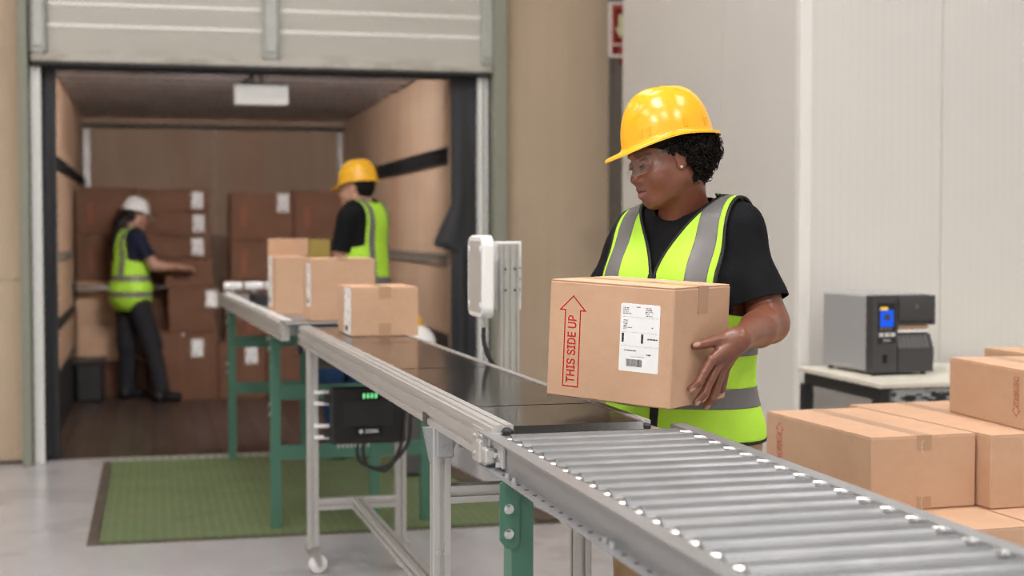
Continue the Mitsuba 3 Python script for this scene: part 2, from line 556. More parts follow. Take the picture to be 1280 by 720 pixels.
X, Y, Z = curtain(1.90, 2.06, 9.50, .30, 2.50, .012, 1)
fl_ = np.clip(1 - (Z - 1.33) / .26, 0, 1) * np.clip((Z - 1.29) / .03, 0, 1) * np.clip(1 - (X - 1.90) / .13, 0, 1) * .12
X = X - fl_
tag(add('dock_curtain', sheet(X, Y, Z), 'm_curtain', None, True), 'black rubber dock seal curtain with a folded-out edge by the yellow-helmeted man', 'curtain')
X, Y, Z = curtain(-.645, -.565, 9.50, .02, 2.50, .008, 3)
tag(add('dock_curtain', sheet(X, Y, Z), 'm_curtain', None, True), 'narrow black dock seal curtain at the jamb nearest the woman in white helmet', 'curtain')
struct('trim_6', bx(-.70, 2.13, 9.47, 9.50, 2.40, 3.4), 'm_black_rubber')

# ------------------------------------------------------------------ dock leveller plate
k = thing('dock_leveler', 'green-painted ribbed steel dock plate set into the floor before the truck', 'dock plate')
dp_ = extr(Polygon([(PX0 + .055, PY0 + .03), (1.80, PY0 + .03), (1.535, PY1 - .06), (PX0 + .055, PY1 - .06)]), .042)
dp_.apply_translation((0, 0, -.03))
add('deck_plate', dp_, 'm_green_plate', k, False)
add('pit_edge', bx(PX0, PX0 + .05, PY0, PY1, -.05, .004, .002), 'm_rust', k, False)
add('pit_edge', bx(PX0 + .05, PX1, PY0, PY0 + .028, -.05, .004, .002), 'm_rust', k, False)
pe_ = extr(Polygon([(1.802, PY0 + .029), (1.918, PY0 + .029), (1.648, PY1), (1.534, PY1)]), .068)
pe_.apply_translation((0, 0, -.05))
add('pit_edge', pe_, 'm_rust', k, False)
hg = [rod((PX0 + .06 + i * .0536, PY1 - .035, .012), (PX0 + .06 + i * .0536 + .04, PY1 - .035, .012), .019, 10) for i in range(34)]
add('hinge_lip', cat(hg), 'm_frame_green', k)

# ------------------------------------------------------------------ cargo truck box, open at the dock
TX0, TX1, TY0, TY1, TZ = -.65, 1.90, 9.56, 15.1, 2.56
TL = struct('floor_truck', bx(TX0 - .02, TX1 + .02, DOOR_Y + .1, TY1 + .03, -.1, 0.004), 'm_trailer_floor', 'dark worn cargo floor of the truck', False)
WL = struct('wall_truck_left', bx(TX0 - .06, TX0 - .0205, TY0, TY1 + .06, -.1, TZ + .06), 'm_white', 'plywood-lined wall of the truck behind the woman in white helmet', False)
WR = struct('wall_truck_right', bx(TX1 + .0205, TX1 + .06, TY0, TY1 + .06, -.1, TZ + .06), 'm_white', 'plywood-lined wall of the truck behind the man in yellow helmet', False)
WE = struct('wall_truck_end', bx(TX0 - .02, TX1 + .02, TY1 + .0205, TY1 + .06, -.1, TZ + .06), 'm_white', 'plywood end wall of the truck above the stacked cartons', False)
for sx, x, k in ((1, TX0, WL), (-1, TX1, WR)):
    for y0, y1 in ((TY0, 12.0), (12.004, 13.6), (13.604, TY1)):
        add('plywood_panel', bx(x - sx * .02, x, y0, y1, 0.004, TZ), 'm_trailer_ply', k, False)
for x0, x1 in ((TX0, .62), (.624, TX1)):
    add('plywood_panel', bx(x0, x1, TY1, TY1 + .02, 0.004, TZ), 'm_trailer_ply', WE, False)
# corrugated roof: bows across the truck
pr = []
w = .42
n = int((TY1 - TY0) / w)
pts = []
for i in range(n + 1):
    y = TY0 + i * w
    pts += [(y, .050), (y + w * .80, -.004), (y + w * .86, -.004)]
pts = [(min(a, TY1), b) for a, b in pts]
poly = Polygon(pts + [(TY1, .07), (TY0, .07)]).buffer(0)
m = extr(poly, TX1 - TX0)
M = np.array([[0, 0, 1, TX0], [1, 0, 0, 0], [0, 1, 0, TZ - .03], [0, 0, 0, 1.0]])
m.apply_transform(M)
m.fix_normals()
CT = struct('ceiling_truck', m, 'm_roof', 'corrugated silver roof of the truck', False)
for i in range(1, n):
    y = TY0 + i * w
    add('roof_bow', bx(TX0 + .001, TX1 - .001, y - .030, y - .006, TZ - .0435, TZ - .0345, .002), 'm_bow', CT, False)
add('header_beam', bx(TX0, TX1, TY1 - .10, TY1, TZ - .12, TZ - .03), 'm_trailer_ply', CT, False)
add('header_beam', bx(TX0, TX1, TY1 - .13, TY1 - .10, TZ - .135, TZ - .1), 'm_black_rubber', CT, False)
for x0, x1 in ((TX0, TX0 + .075), (TX1 - .06, TX1)):
    pc = cat([bx(x0, x1, TY1 - .02, TY1, .0, 2.42, .006)] + [bx(x0 + .02, x1 - .02, TY1 - .032, TY1 - .018, z, z + .16, .006) for z in np.arange(.1, 2.3, .24)])
    add('corner_post', pc, 'm_alu_bright', WE)


def slotrail(x, sx, z0, z1, y0, y1, rows, mat_):
    base = bx(x, x + sx * .012, y0, y1, z0, z1)
    return base


for x, sx, z0, z1 in ((TX1, -1, 1.862, 1.968), (TX0, 1, 1.855, 1.93)):
    r = add('lashing_rail', bx(x, x + sx * .006, TY0 + .02, TY1 - .05, z0, z1), 'm_black_hole', WR if sx < 0 else WL, False)
    hz = (z1 - z0)
    bars = [bx(x + sx * .006, x + sx * .022, TY0 + .02, TY1 - .05, a, b) for a, b in ((z0, z0 + hz * .13), (z0 + hz * .45, z0 + hz * .57), (z1 - hz * .13, z1))]
    bars += [bx(x + sx * .006, x + sx * .020, y, y + .022, z0, z1) for y in np.arange(TY0 + .05, TY1 - .08, .105)]
    add('slot_bars', cat(bars), 'm_rail_black', r, False)
for x, sx, z0, z1 in ((TX1, -1, 1.185, 1.268), (TX0, 1, 1.20, 1.262)):
    pr = Polygon([(0, 0), (.018, .008), (.018, (z1 - z0) * .35), (.008, (z1 - z0) * .5), (.018, (z1 - z0) * .65), (.018, z1 - z0 - .008), (0, z1 - z0)])
    m = extr(pr, TY1 - TY0 - .1)
    M = np.array([[sx, 0, 0, x], [0, 0, 1, TY0 + .02], [0, 1, 0, z0], [0, 0, 0, 1.0]])
    m.apply_transform(M)
    m.fix_normals()
    add('rub_rail', m, 'm_steel_dark', WR if sx < 0 else WL, 20)
for x, sx, z0, z1 in ((TX1, -1, .52, .735), (TX0, 1, .72, .80)):
    add('kick_rail', bx(x, x + sx * .016, TY0 + .02, TY1 - .05, z0, z1, .004), 'm_black', WR if sx < 0 else WL, False)
add('kick_plate', bx(TX0, TX0 + .012, TY0 + .02, TY1 - .05, .004, .43, .004), 'm_black', WL, False)
add('kick_plate', bx(TX1 - .012, TX1, TY0 + .02, TY1 - .05, .004, .50, .004), 'm_trailer_ply', WR, False)
for i, (x, y) in enumerate(TRUCK_LAMPS):
    k = thing('truck_lamp', ('strip lamp inside the truck above the opening, on the white helmet\'s side', 'strip lamp inside the truck above the opening, on the yellow helmet\'s side')[i], 'lamp')
    add('base', bx(x - .42, x + .42, y - .03, y, TZ - .108, TZ - .0315, .003), 'm_white', k, False)
    d = mikit.ply(bx(x - .40, x + .40, y + .0002, y + .012, TZ - .104, TZ - .036), 'm_white')
    d['emitter'] = emit(np.array(LAMP_TINT) * TRUCK_RADIANCE)
    scene[key_for('diffuser', k)] = d
struct('trim_7', cat([bx(TX0 - .4, TX0 - .06, 9.5, 9.56, 0, 2.9), bx(TX1 + .06, TX1 + .5, 9.5, 9.56, 0, 2.9), bx(TX0 - .4, TX1 + .5, 9.5, 9.56, 2.58, 3.5)]), 'm_black_rubber')

# ceiling lamps
WHERE = ('behind the camera at the plywood side', 'behind the camera in the middle', 'behind the camera at the cold room side', 'beside the camera over the empty concrete', 'over the near end of the belt', 'over the stacked cartons', 'over the concrete before the left jamb', 'just before the dock door')
for (x, y), r, where in zip(LAMPS, LAMP_RADIANCE, WHERE):
    k = thing('ceiling_lamp', 'white rectangular lamp under the hall ceiling, ' + where, 'lamp', 'ceiling lamps of the hall')
    add('housing', bx(x - LAMP_W / 2 - .03, x + LAMP_W / 2 + .03, y - LAMP_L / 2 - .03, y + LAMP_L / 2 + .03, HALL_Z - .10, HALL_Z - .001), 'm_white', k, False)
    d = mikit.ply(TM([(x - LAMP_W / 2, y - LAMP_L / 2, HALL_Z - .102), (x + LAMP_W / 2, y - LAMP_L / 2, HALL_Z - .102), (x + LAMP_W / 2, y + LAMP_L / 2, HALL_Z - .102), (x - LAMP_W / 2, y + LAMP_L / 2, HALL_Z - .102)], [(0, 2, 1), (0, 3, 2)]), 'm_white')
    d['emitter'] = emit(np.array(LAMP_TINT) * r)
    scene[key_for('diffuser', k)] = d

# ================================================================== conveyors
# --- belt conveyor
BA, BB = np.array([.707, 3.00, 0]), np.array([.629, 6.40, 0])
BU = (BA - BB) / np.linalg.norm(BA - BB)          # towards the camera
BV = np.array([-BU[1], BU[0], 0.])                # across, towards the woman
BL = float(np.linalg.norm(BA - BB))
BM = np.eye(4)
BM[:3, 0], BM[:3, 1], BM[:3, 3] = BV, -BU, BA      # x across, y away from the near end
BW, BZ = .33, 1.010


def belt(m):
    return mv(m, BM)


k = BELT = thing('belt_conveyor', 'black flat belt conveyor in an aluminium frame carrying the small cartons', 'conveyor')
sl = .05
bp = shapely.union_all([sbox(.024, BZ - .05, BW - .014, BZ)])
m = extr(Polygon([(0.0, BZ - .050), (-.012, BZ - .036), (-.012, BZ - .014), (.002, BZ), (BL - .014, BZ), (BL, BZ - .014), (BL, BZ - .04), (BL - .02, BZ - .055)]), BW - .042)
M = np.array([[0, 0, 1, .026], [1, 0, 0, 0], [0, 1, 0, 0], [0, 0, 0, 1.0]])
m.apply_transform(M)
m.fix_normals()
add('belt', belt(m), 'm_belt', k, 30)
for y in (.35, 1.32, 2.35):
    add('belt_seam', belt(bx(.03, BW - .018, y, y + .0045, BZ + .0002, BZ + .0008)), 'm_black_hole', k, False)
# near-side rail: stepped profile with grooves, seen from outside
pr = sbox(-.022, -.078, .026, .003)
for z, dp in ((-.024, .006), (-.058, .006)):
    pr = pr - sbox(-.03, z - .005, -.022 + dp, z + .005)
for x in (.006,):
    pr = pr - sbox(x - .0025, -.002, x + .0025, .01)
pr = pr - sbox(-.03, -.003, -.014, .01)
prL = pr
add('side_rail', belt(beam(prL, (0, BL, BZ), (0, 0, BZ), (1, 0, 0))), 'm_alu', k, False)
prR = shapely.union_all([sbox(BW - .016, -.05, BW + .001, .003), sbox(BW - .012, -.085, BW + .04, -.022)]) - sbox(BW - .009, -.001, BW - .006, .01)
add('side_rail', belt(beam(prR, (0, BL, BZ), (0, 0, BZ), (1, 0, 0))), 'm_alu', k, False)
# near end: end roller, tail blocks, splice plates
add('end_roller', belt(rod((.012, .008, BZ - .026), (BW - .006, .008, BZ - .026), .016)), 'm_black', k)
add('end_block', belt(cat([bx(-.028, .022, -.002, .055, BZ - .088, BZ - .012, .003), bx(-.04, -.02, -.012, .03, BZ - .082, BZ - .040, .004)])), 'm_rail', k)
for q_ in (bx(.0, .022, -.02, .006, BZ - .03, BZ - .002, .006), bx(BW - .018, BW - .002, -.016, .004, BZ - .03, BZ - .002, .005)):
    add('end_block', belt(q_), 'm_black', k)
add('splice_plate', belt(bx(-.026, -.0225, .05, .155, BZ - .09, BZ - .012, .0015)), 'm_alu', k, False)
sp = key_for('bolt', k)
for (y, z) in ((.075, -.03), (.13, -.035), (.075, -.07), (.13, -.073)):
    add('bolt', belt(hexbolt((-.026, y, BZ + z), (-1, 0, 0), .0045, .004)), 'm_zinc', k)
add('joint_plate', belt(bx(-.0255, -.0225, .66, .70, BZ - .08, BZ - .05, .001)), 'm_rust', k, False)
# far end drive
dr_ = [bx(-.02, .028, BL, BL + .05, BZ - .12, BZ - .004, .004)]
add('drive_block', belt(cat([bx(-.022, .0, BL + .002, BL + .014, BZ - .125, BZ + .0, .003), bx(.02, .05, BL + .002, BL + .06, BZ - .1, BZ - .01, .004), bx(-.02, BW, BL + .03, BL + .045, BZ - .118, BZ - .105)])), 'm_black', k)
for x in (-.012, .010):
    add('drive_roller', belt(rod((x, BL + .024, BZ - .115), (x, BL + .024, BZ - .012), .0075, 12)), 'm_chrome', k)
add('motor', belt(cat([rod((.04, BL - .10, BZ - .13), (.28, BL - .10, BZ - .13), .05, 20), bx(.28, BW, BL - .16, BL - .04, BZ - .19, BZ - .08, .01)])), 'm_alu_dark', k)
add('motor_bracket', belt(cat([bx(.02, .10, BL - .33, BL - .25, BZ - .115, BZ - .075, .004), rod((.02, BL - .27, BZ - .11), (.16, BL - .27, BZ - .125), .012, 10)])), 'm_zinc', k)
# legs
LEG = tslot(.045, .045, .0115, .012)
for yl, ztop, low, hi in ((3.09, BZ - .075, .29, None), (.60, BZ - .078, None, .765)):
    for x in (.0 - .001, .365):
        lg = add('leg', belt(beam(LEG, (x, yl, .12), (x, yl, ztop if x < .1 else BZ - .086))), 'm_alu', k, False)
        # swivel caster
        CR = place(x, yl, 0, -72)
        fork = [bx(-.03, .03, -.03, .03, .108, .1195, .003), bx(-.02, .02, -.022, .012, .098, .1075, .003)]
        for sx in (-1, 1):
            pl_ = extr(Polygon([(-.026, .108), (.020, .108), (.034, .044), (.024, .034), (.010, .044)]), .003)
            pl_.apply_transform(np.array([[0, 0, 1, sx * .0185 - .0015], [1, 0, 0, 0], [0, 1, 0, 0], [0, 0, 0, 1.]]))
            pl_.fix_normals()
            fork.append(pl_)
        add('caster_fork', belt(mv(cat(fork), CR)), 'm_zinc', lg)
        wv = trimesh.creation.revolve(np.array([(.007, -.014), (.032, -.014), (.038, -.010), (.040, 0), (.038, .010), (.032, .014), (.007, .014)]), sections=28)
        wv.apply_transform(trimesh.transformations.rotation_matrix(math.pi / 2, (0, 1, 0)))
        wv.apply_translation((0, .022, .0402))
        wv.fix_normals()
        add('caster_wheel', belt(mv(wv, CR)), 'm_white_plastic', lg)
        add('wheel_hub', belt(mv(cat([rod((-.0225, .022, .0402), (.0225, .022, .0402), .009, 14)]), CR)), 'm_zinc', lg)
    z = low or hi
    add('cross_bar', belt(beam(LEG, (.021, yl, z), (.344, yl, z), (0, 1, 0))), 'm_alu', k, False)
    gz = BZ - .078
    if hi:
        for dx in (-.0, ):
            g1 = Polygon([(0, 0), (.045, 0), (0, -.09)])
            add('gusset', belt(mv(extr(Polygon([(-.0445, 0), (-.0235, 0), (-.0235, -.09), (-.026, -.09)]), .03), np.array([[1, 0, 0, 0], [0, 0, 1, yl - .015], [0, 1, 0, gz], [0, 0, 0, 1.]]))), 'm_rail', k, False)
            add('gusset', belt(mv(extr(Polygon([(.0235, 0), (.05, 0), (.05, -.012), (.0265, -.06), (.0235, -.06)]), .034), np.array([[1, 0, 0, 0], [0, 0, 1, yl - .017], [0, 1, 0, gz], [0, 0, 0, 1.]]))), 'm_rail', k, False)
            add('gusset', belt(cat([bx(-.02, .022, yl - .052, yl - .0235, gz - .07, gz, .003), hexbolt((.002, yl - .052, gz - .045), (0, -1, 0), .007, .005)])), 'm_rail', k, False)
        for xb in (-.010, .008):
            add('bolt', belt(hexbolt((xb, yl - .0225, .62), (0, -1, 0), .005, .003)), 'm_zinc', k)
    else:
        add('gusset', belt(cat([bx(.0235, .05, yl - .02, yl + .02, gz - .05, gz, .004), hexbolt((.036, yl - .02, gz - .036), (0, -1, 0), .007, .005)])), 'm_alu_dark', k, False)
add('floor_bar', belt(beam(LEG, (.182, .62, .29), (.182, 3.067, .29))), 'm_alu', k, False)
add('cross_bar', belt(beam(LEG, (.021, .60, .29), (.344, .60, .29), (0, 1, 0))), 'm_alu', k, False)

# --- gravity roller conveyor in front
RA = np.array([.700, 2.957, 0.])
RU = np.array([.0303, -.99954, 0.])
RV = np.array([.99954, .0303, 0.])
SLOPE = .0135
RM = np.eye(4)
RM[:3, 0], RM[:3, 1], RM[:3, 2], RM[:3, 3] = RV, RU, (0, 0, 1), RA
RM[2, 1] = -SLOPE


def rol(m):
    m = mv(m, RM)
    return m


k = ROLLERS = thing('roller_conveyor', 'steel gravity roller conveyor on green legs continuing the belt towards the camera', 'conveyor')
RLEN, RWID, RZ = 1.98, .405, .986
NR = 25
shell = trimesh.creation.revolve(np.array([(0, .0165), (.021, .0165), (.0258, .017), (.0278, .019), (.0278, RWID - .019), (.0258, RWID - .017), (.021, RWID - .0165), (0, RWID - .0165)]), sections=36)
shell.apply_transform(trimesh.transformations.rotation_matrix(math.pi / 2, (0, 1, 0)))
shell.apply_translation((0, 0, -.0150))
shell.fix_normals()
cap = cat([rod((.0, 0, 0), (.0157, 0, 0), .0105, 18), rod((-.006, 0, 0), (.002, 0, 0), .0085, 6)])
shell_d = mikit.ply(shell, 'm_roller', smooth=30)
cap_d = mikit.ply(cap, 'm_chrome', smooth=30)
for i in range(NR):
    y = .0 + .0767 * i
    M1 = RM @ place(0, y, RZ)
    r = add('roller', shell_d, None, k, to_world=T(M1))
    add('end_cap', cap_d, None, r, to_world=T(M1))
    M2 = RM @ place(RWID, y, RZ) @ np.diag([-1., -1, 1, 1])
    add('end_cap', cap_d, None, r, to_world=T(M2))
# channels with outward flanges
zt, zb = RZ + .010, RZ - .062
ch = Polygon([(-.0315, zt), (0, zt), (0, zb), (-.0315, zb), (-.0315, zb + .0035), (-.0035, zb + .0035), (-.0035, zt - .0035), (-.0315, zt - .0035)])
M = np.array([[1, 0, 0, 0], [0, 0, -1, RLEN - .09], [0, 1, 0, 0], [0, 0, 0, 1.0]])
c1 = mv(extr(ch, RLEN), M)
add('side_channel', rol(c1), 'm_rail', k, False)
c2 = mv(c1, np.diag([-1., 1, 1, 1]))
c2.invert()
c2.apply_translation((RWID, 0, 0))
add('side_channel', rol(c2), 'm_rail', k, False)
hole = [rod((-.0165, y, zb + .0036), (-.0165, y, zb + .0042), .0045, 10) for y in np.arange(.07, 1.8, .055)]
add('flange_hole', rol(cat(hole)), 'm_black_hole', k, kind='stuff')
# axle ends as bolts on the outer web, connector with bolts to the belt frame
add('coupler', rol(cat([bx(-.038, -.001, -.085, -.052, RZ - .055, RZ - .006, .004), bx(-.034, -.012, -.052, -.012, RZ - .05, RZ - .018, .004), bx(-.012, -.004, -.07, .04, RZ - .052, RZ - .004, .002)])), 'm_alu', k)
for (y, z, r_) in ((.0, RZ - .028, .011), (.018, RZ - .045, .010), (-.03, RZ - .022, .007)):
    add('bolt', rol(hexbolt((-.006, y, z), (-1, -.2, .1), r_, .012)), 'm_chrome', k)
for (y, z) in ((.105, zb + .004), (.155, zb + .004), (.70, zb + .004), (.735, zb + .004)):
    add('bolt', rol(hexbolt((-.018, y, z), (0, 0, 1), .0062, .008)), 'm_rail', k)
# green legs
for yl in (.055, 1.72):
    for x, sx in ((-.012, 1), (RWID + .012, -1)):
        lg = add('leg', rol(cat([bx(x, x + sx * .004, yl - .004, yl + .056, .01, zb - .002), bx(x, x + sx * .045, yl + .052, yl + .056, .01, zb - .012), bx(x, x + sx * .045, yl - .004, yl, .01, zb - .012)])), 'm_green', k, False)
        pl = extr(shapely.union_all([sbox(-.032, -.118, .008, -.002), Polygon([(-.032, -.118), (.008, -.118), (.003, -.135), (-.018, -.135)])]).buffer(-.004).buffer(.004), .006)
        pm = mv(pl, np.array([[sx, 0, 0, x + sx * .006], [0, 0, 1, yl + .058], [0, 1, 0, zb], [0, 0, 0, 1.]]))
        pm.fix_normals()
        br = add('leg_bracket', rol(pm), 'm_green', lg, False)
        for z in (zb - .055, zb - .105):
            add('bolt', rol(hexbolt((x - sx * .008, yl + .064, z), (0, 1, 0), .0075, .009)), 'm_chrome', lg)
        add('foot_plate', rol(bx(x - sx * .02, x + sx * .07, yl - .02, yl + .075, .027 if False else .0245, .032, .002)), 'm_green', lg, False)
    add('leg_brace', rol(bx(.034, RWID - .034, yl + .01, yl + .04, .35, .38, .002)), 'm_green', k, False)

# --- conveyor inside the dock opening, on a green stand
CA0, CA1 = np.array([.548, 6.46, 0.]), np.array([.415, 9.78, 0.])
CU = (CA0 - CA1) / np.linalg.norm(CA0 - CA1)
CV = np.array([-CU[1], CU[0], 0.])
CL = float(np.linalg.norm(CA0 - CA1))
CM = np.eye(4)
CM[:3, 0], CM[:3, 1], CM[:3, 3] = CV, -CU, CA0
CW = .47


def cv(m):
    return mv(m, CM)


k = thing('slider_conveyor', 'grey-topped conveyor on green stand reaching through dock door into truck', 'conveyor')
pr = sbox(-.006, -.07, .03, .004) - sbox(-.01, -.030, .0, -.022) - sbox(-.01, -.055, .0, -.047)
add('side_rail', cv(beam(pr, (0, CL, BZ), (0, 0, BZ))), 'm_alu', k, False)
pr2 = sbox(CW - .03, -.07, CW + .006, .004)
add('side_rail', cv(beam(pr2, (0, CL, BZ), (0, 0, BZ))), 'm_alu', k, False)
add('bed_plate', cv(bx(.03, CW - .03, .03, CL, BZ - .05, BZ - .002)), 'm_rail', k, False)
add('transfer_plate', cv(bx(.0, CW - .06, -.10, .10, BZ + .004, BZ + .014, .004)), 'm_roller', k, False)
wh = [rod((.034, y, BZ + .004), (.058, y, BZ + .004), .016, 14) for y in np.arange(.14, CL - .05, .06)]
for y in np.arange(.14, CL - .05, .075):
    add('skate_wheel', cv(rod((.034, y, BZ + .001), (.058, y, BZ + .001), .014, 14)), 'm_white_plastic', k)
for x in (.035, .17, .30):
    add('end_stop_roller', cv(rod((x, CL - .03, BZ + .050), (x + .115, CL - .03, BZ + .050), .026, 18)), 'm_white', k)
    add('roller_post', cv(bx(x + .045, x + .065, CL - .04, CL - .02, BZ - .002, BZ + .03)), 'm_rail', k, False)
# stand
for (xl, yl, xs) in ((CX, yy, xs) for CX, yy, xs in ((0, 2.76, (.012, .455)), (0, .56, (.012, .485, .735)))):
    for x in xs:
        zt_ = BZ - .072 if x < .5 else .66
        zf_ = .0145 if yl < 2.8 else .0145
        lg = add('leg', cv(cat([bx(x, x + .046, yl - .002, yl + .003, zf_ - .002, zt_), bx(x, x + .005, yl, yl + .04, zf_ - .002, zt_)])), 'm_green', k, False)
        for z in (.91, .86, .60, .55) if x < .1 else ():
            if z < zt_:
                add('bolt', cv(hexbolt((x, yl + .02, z), (-1, 0, 0), .011, .012)), 'm_chrome', lg)
    hs = ((.66, .49) if yl > 2 else (.655, .37))
    for z in ((.735, .45) if yl > 2 else (.655, .37)):
        xe = xs[-1] if z < .5 or yl > 2 else xs[1]
        add('cross_rail', cv(cat([bx(xs[0] + .046, xe, yl + .004, yl + .008, z - .035, z + .035), bx(xs[0] + .046, xe, yl + .008, yl + .03, z - .035, z - .030)])), 'm_green', k, False)

# ================================================================== cartons
FACES = {  # u, v, outward normal and origin for a box of size w, d, h
    'front': lambda w, d, h: ((0, 0, 0), (1, 0, 0), (0, 0, 1)),
    'right': lambda w, d, h: ((w, 0, 0), (0, 1, 0), (0, 0, 1)),
    'left': lambda w, d, h: ((0, d, 0), (0, -1, 0), (0, 0, 1)),
    'top': lambda w, d, h: ((0, 0, h), (1, 0, 0), (0, 1, 0)),
}


def on_face(mesh, face, size, u, v, out=.0003, rot=0.0):
    o, eu, ev = FACES[face](*size)
    eu, ev = np.array(eu, float), np.array(ev, float)
    M = np.eye(4)
    c, s = math.cos(rot), math.sin(rot)
    M[:3, 0], M[:3, 1], M[:3, 2] = c * eu + s * ev, -s * eu + c * ev, np.cross(eu, ev)
    M[:3, 3] = np.array(o) + eu * u + ev * v + np.cross(eu, ev) * out
    return mv(mesh, M)


def arrow_outline(w, h, t):
    s, hd = .295 * w, .17 * h
    p = Polygon([(-s, 0), (s, 0), (s, h - hd), (w / 2, h - hd), (0, h), (-w / 2, h - hd), (-s, h - hd)])
    return p - p.buffer(-t, join_style=2)


def arrow_mark(w, h, t, flip=False, dep=.0003):
    a = extr(arrow_outline(w, h, t), dep)
    tx = text('THIS SIDE UP', .29 * w, dep, True)
    b = tx.bounds
    L = .735 * h
    tx.apply_translation((-b[0][0], -b[0][1], 0))
    tx.apply_scale((L / (b[1][0] - b[0][0]), 1, 1))
    tx.apply_transform(np.array([[0, -1, 0, .145 * w], [1, 0, 0, .045 * h], [0, 0, 1, 0], [0, 0, 0, 1.0]]))
    m = cat([a, tx])
    if flip:
        m.apply_transform(np.diag([-1., -1, 1, 1]))
        m.apply_translation((0, h, 0))
    return m


def label_print(w, h, seed, detail=True):
    r = np.random.default_rng(seed)
    q = []

    def line(x, y, n, hh, grey=False):
        for _ in range(n):
            L = r.uniform(.02, .075) * w
            q.append(sbox(x, y, x + L, y + hh))
            x += L + .012 * w
    if detail:
        for i in range(4):
            line(.06 * w, (.93 - .028 * i) * h, 3, .011 * h)
            line(.63 * w, (.94 - .028 * i) * h, 3 if i < 3 else 2, .011 * h)
        line(.40 * w, .945 * h, 2, .013 * h)
        line(.65 * w, .825 * h, 3, .011 * h)
        q.append(sbox(.03 * w, .803 * h, .97 * w, .8055 * h))
        for i in range(6):
            line(.08 * w, (.745 - .026 * i) * h, 2 if i != 4 else 4, .011 * h)
        line(.80 * w, .655 * h, 1, .016 * h)
        for y in (.578, .375):
            q.append(sbox(.03 * w, y * h, .97 * w, (y + .0025) * h))
        q += [sbox(.05 * w, .425 * h, .105 * w, .56 * h), sbox(.545 * w, .425 * h, .60 * w, .56 * h)]
        line(.71 * w, .483 * h, 4, .022 * h)
        line(.12 * w, .30 * h, 6, .016 * h)
        line(.70 * w, .255 * h, 2, .02 * h)
        line(.30 * w, .215 * h, 7, .008 * h)
        x = .19 * w
        while x < .58 * w:
            b = r.choice([.004, .004, .008, .012]) * w
            q.append(sbox(x, .075 * h, x + b, .185 * h))
            x += b + r.choice([.005, .008]) * w
    else:
        q += [sbox(.1 * w, .55 * h, .8 * w, .68 * h), sbox(.1 * w, .8 * h, .6 * w, .86 * h), sbox(.1 * w, .2 * h, .7 * w, .34 * h), sbox(.1 * w, .42 * h, .5 * w, .46 * h)]
    return extr(shapely.MultiPolygon([p for p in q]) if False else shapely.GeometryCollection(q), .0002)


def paper(w, h, r=.003, t=.0004):
    return extr(sbox(r, r, w - r, h - r).buffer(r, quad_segs=3), t)


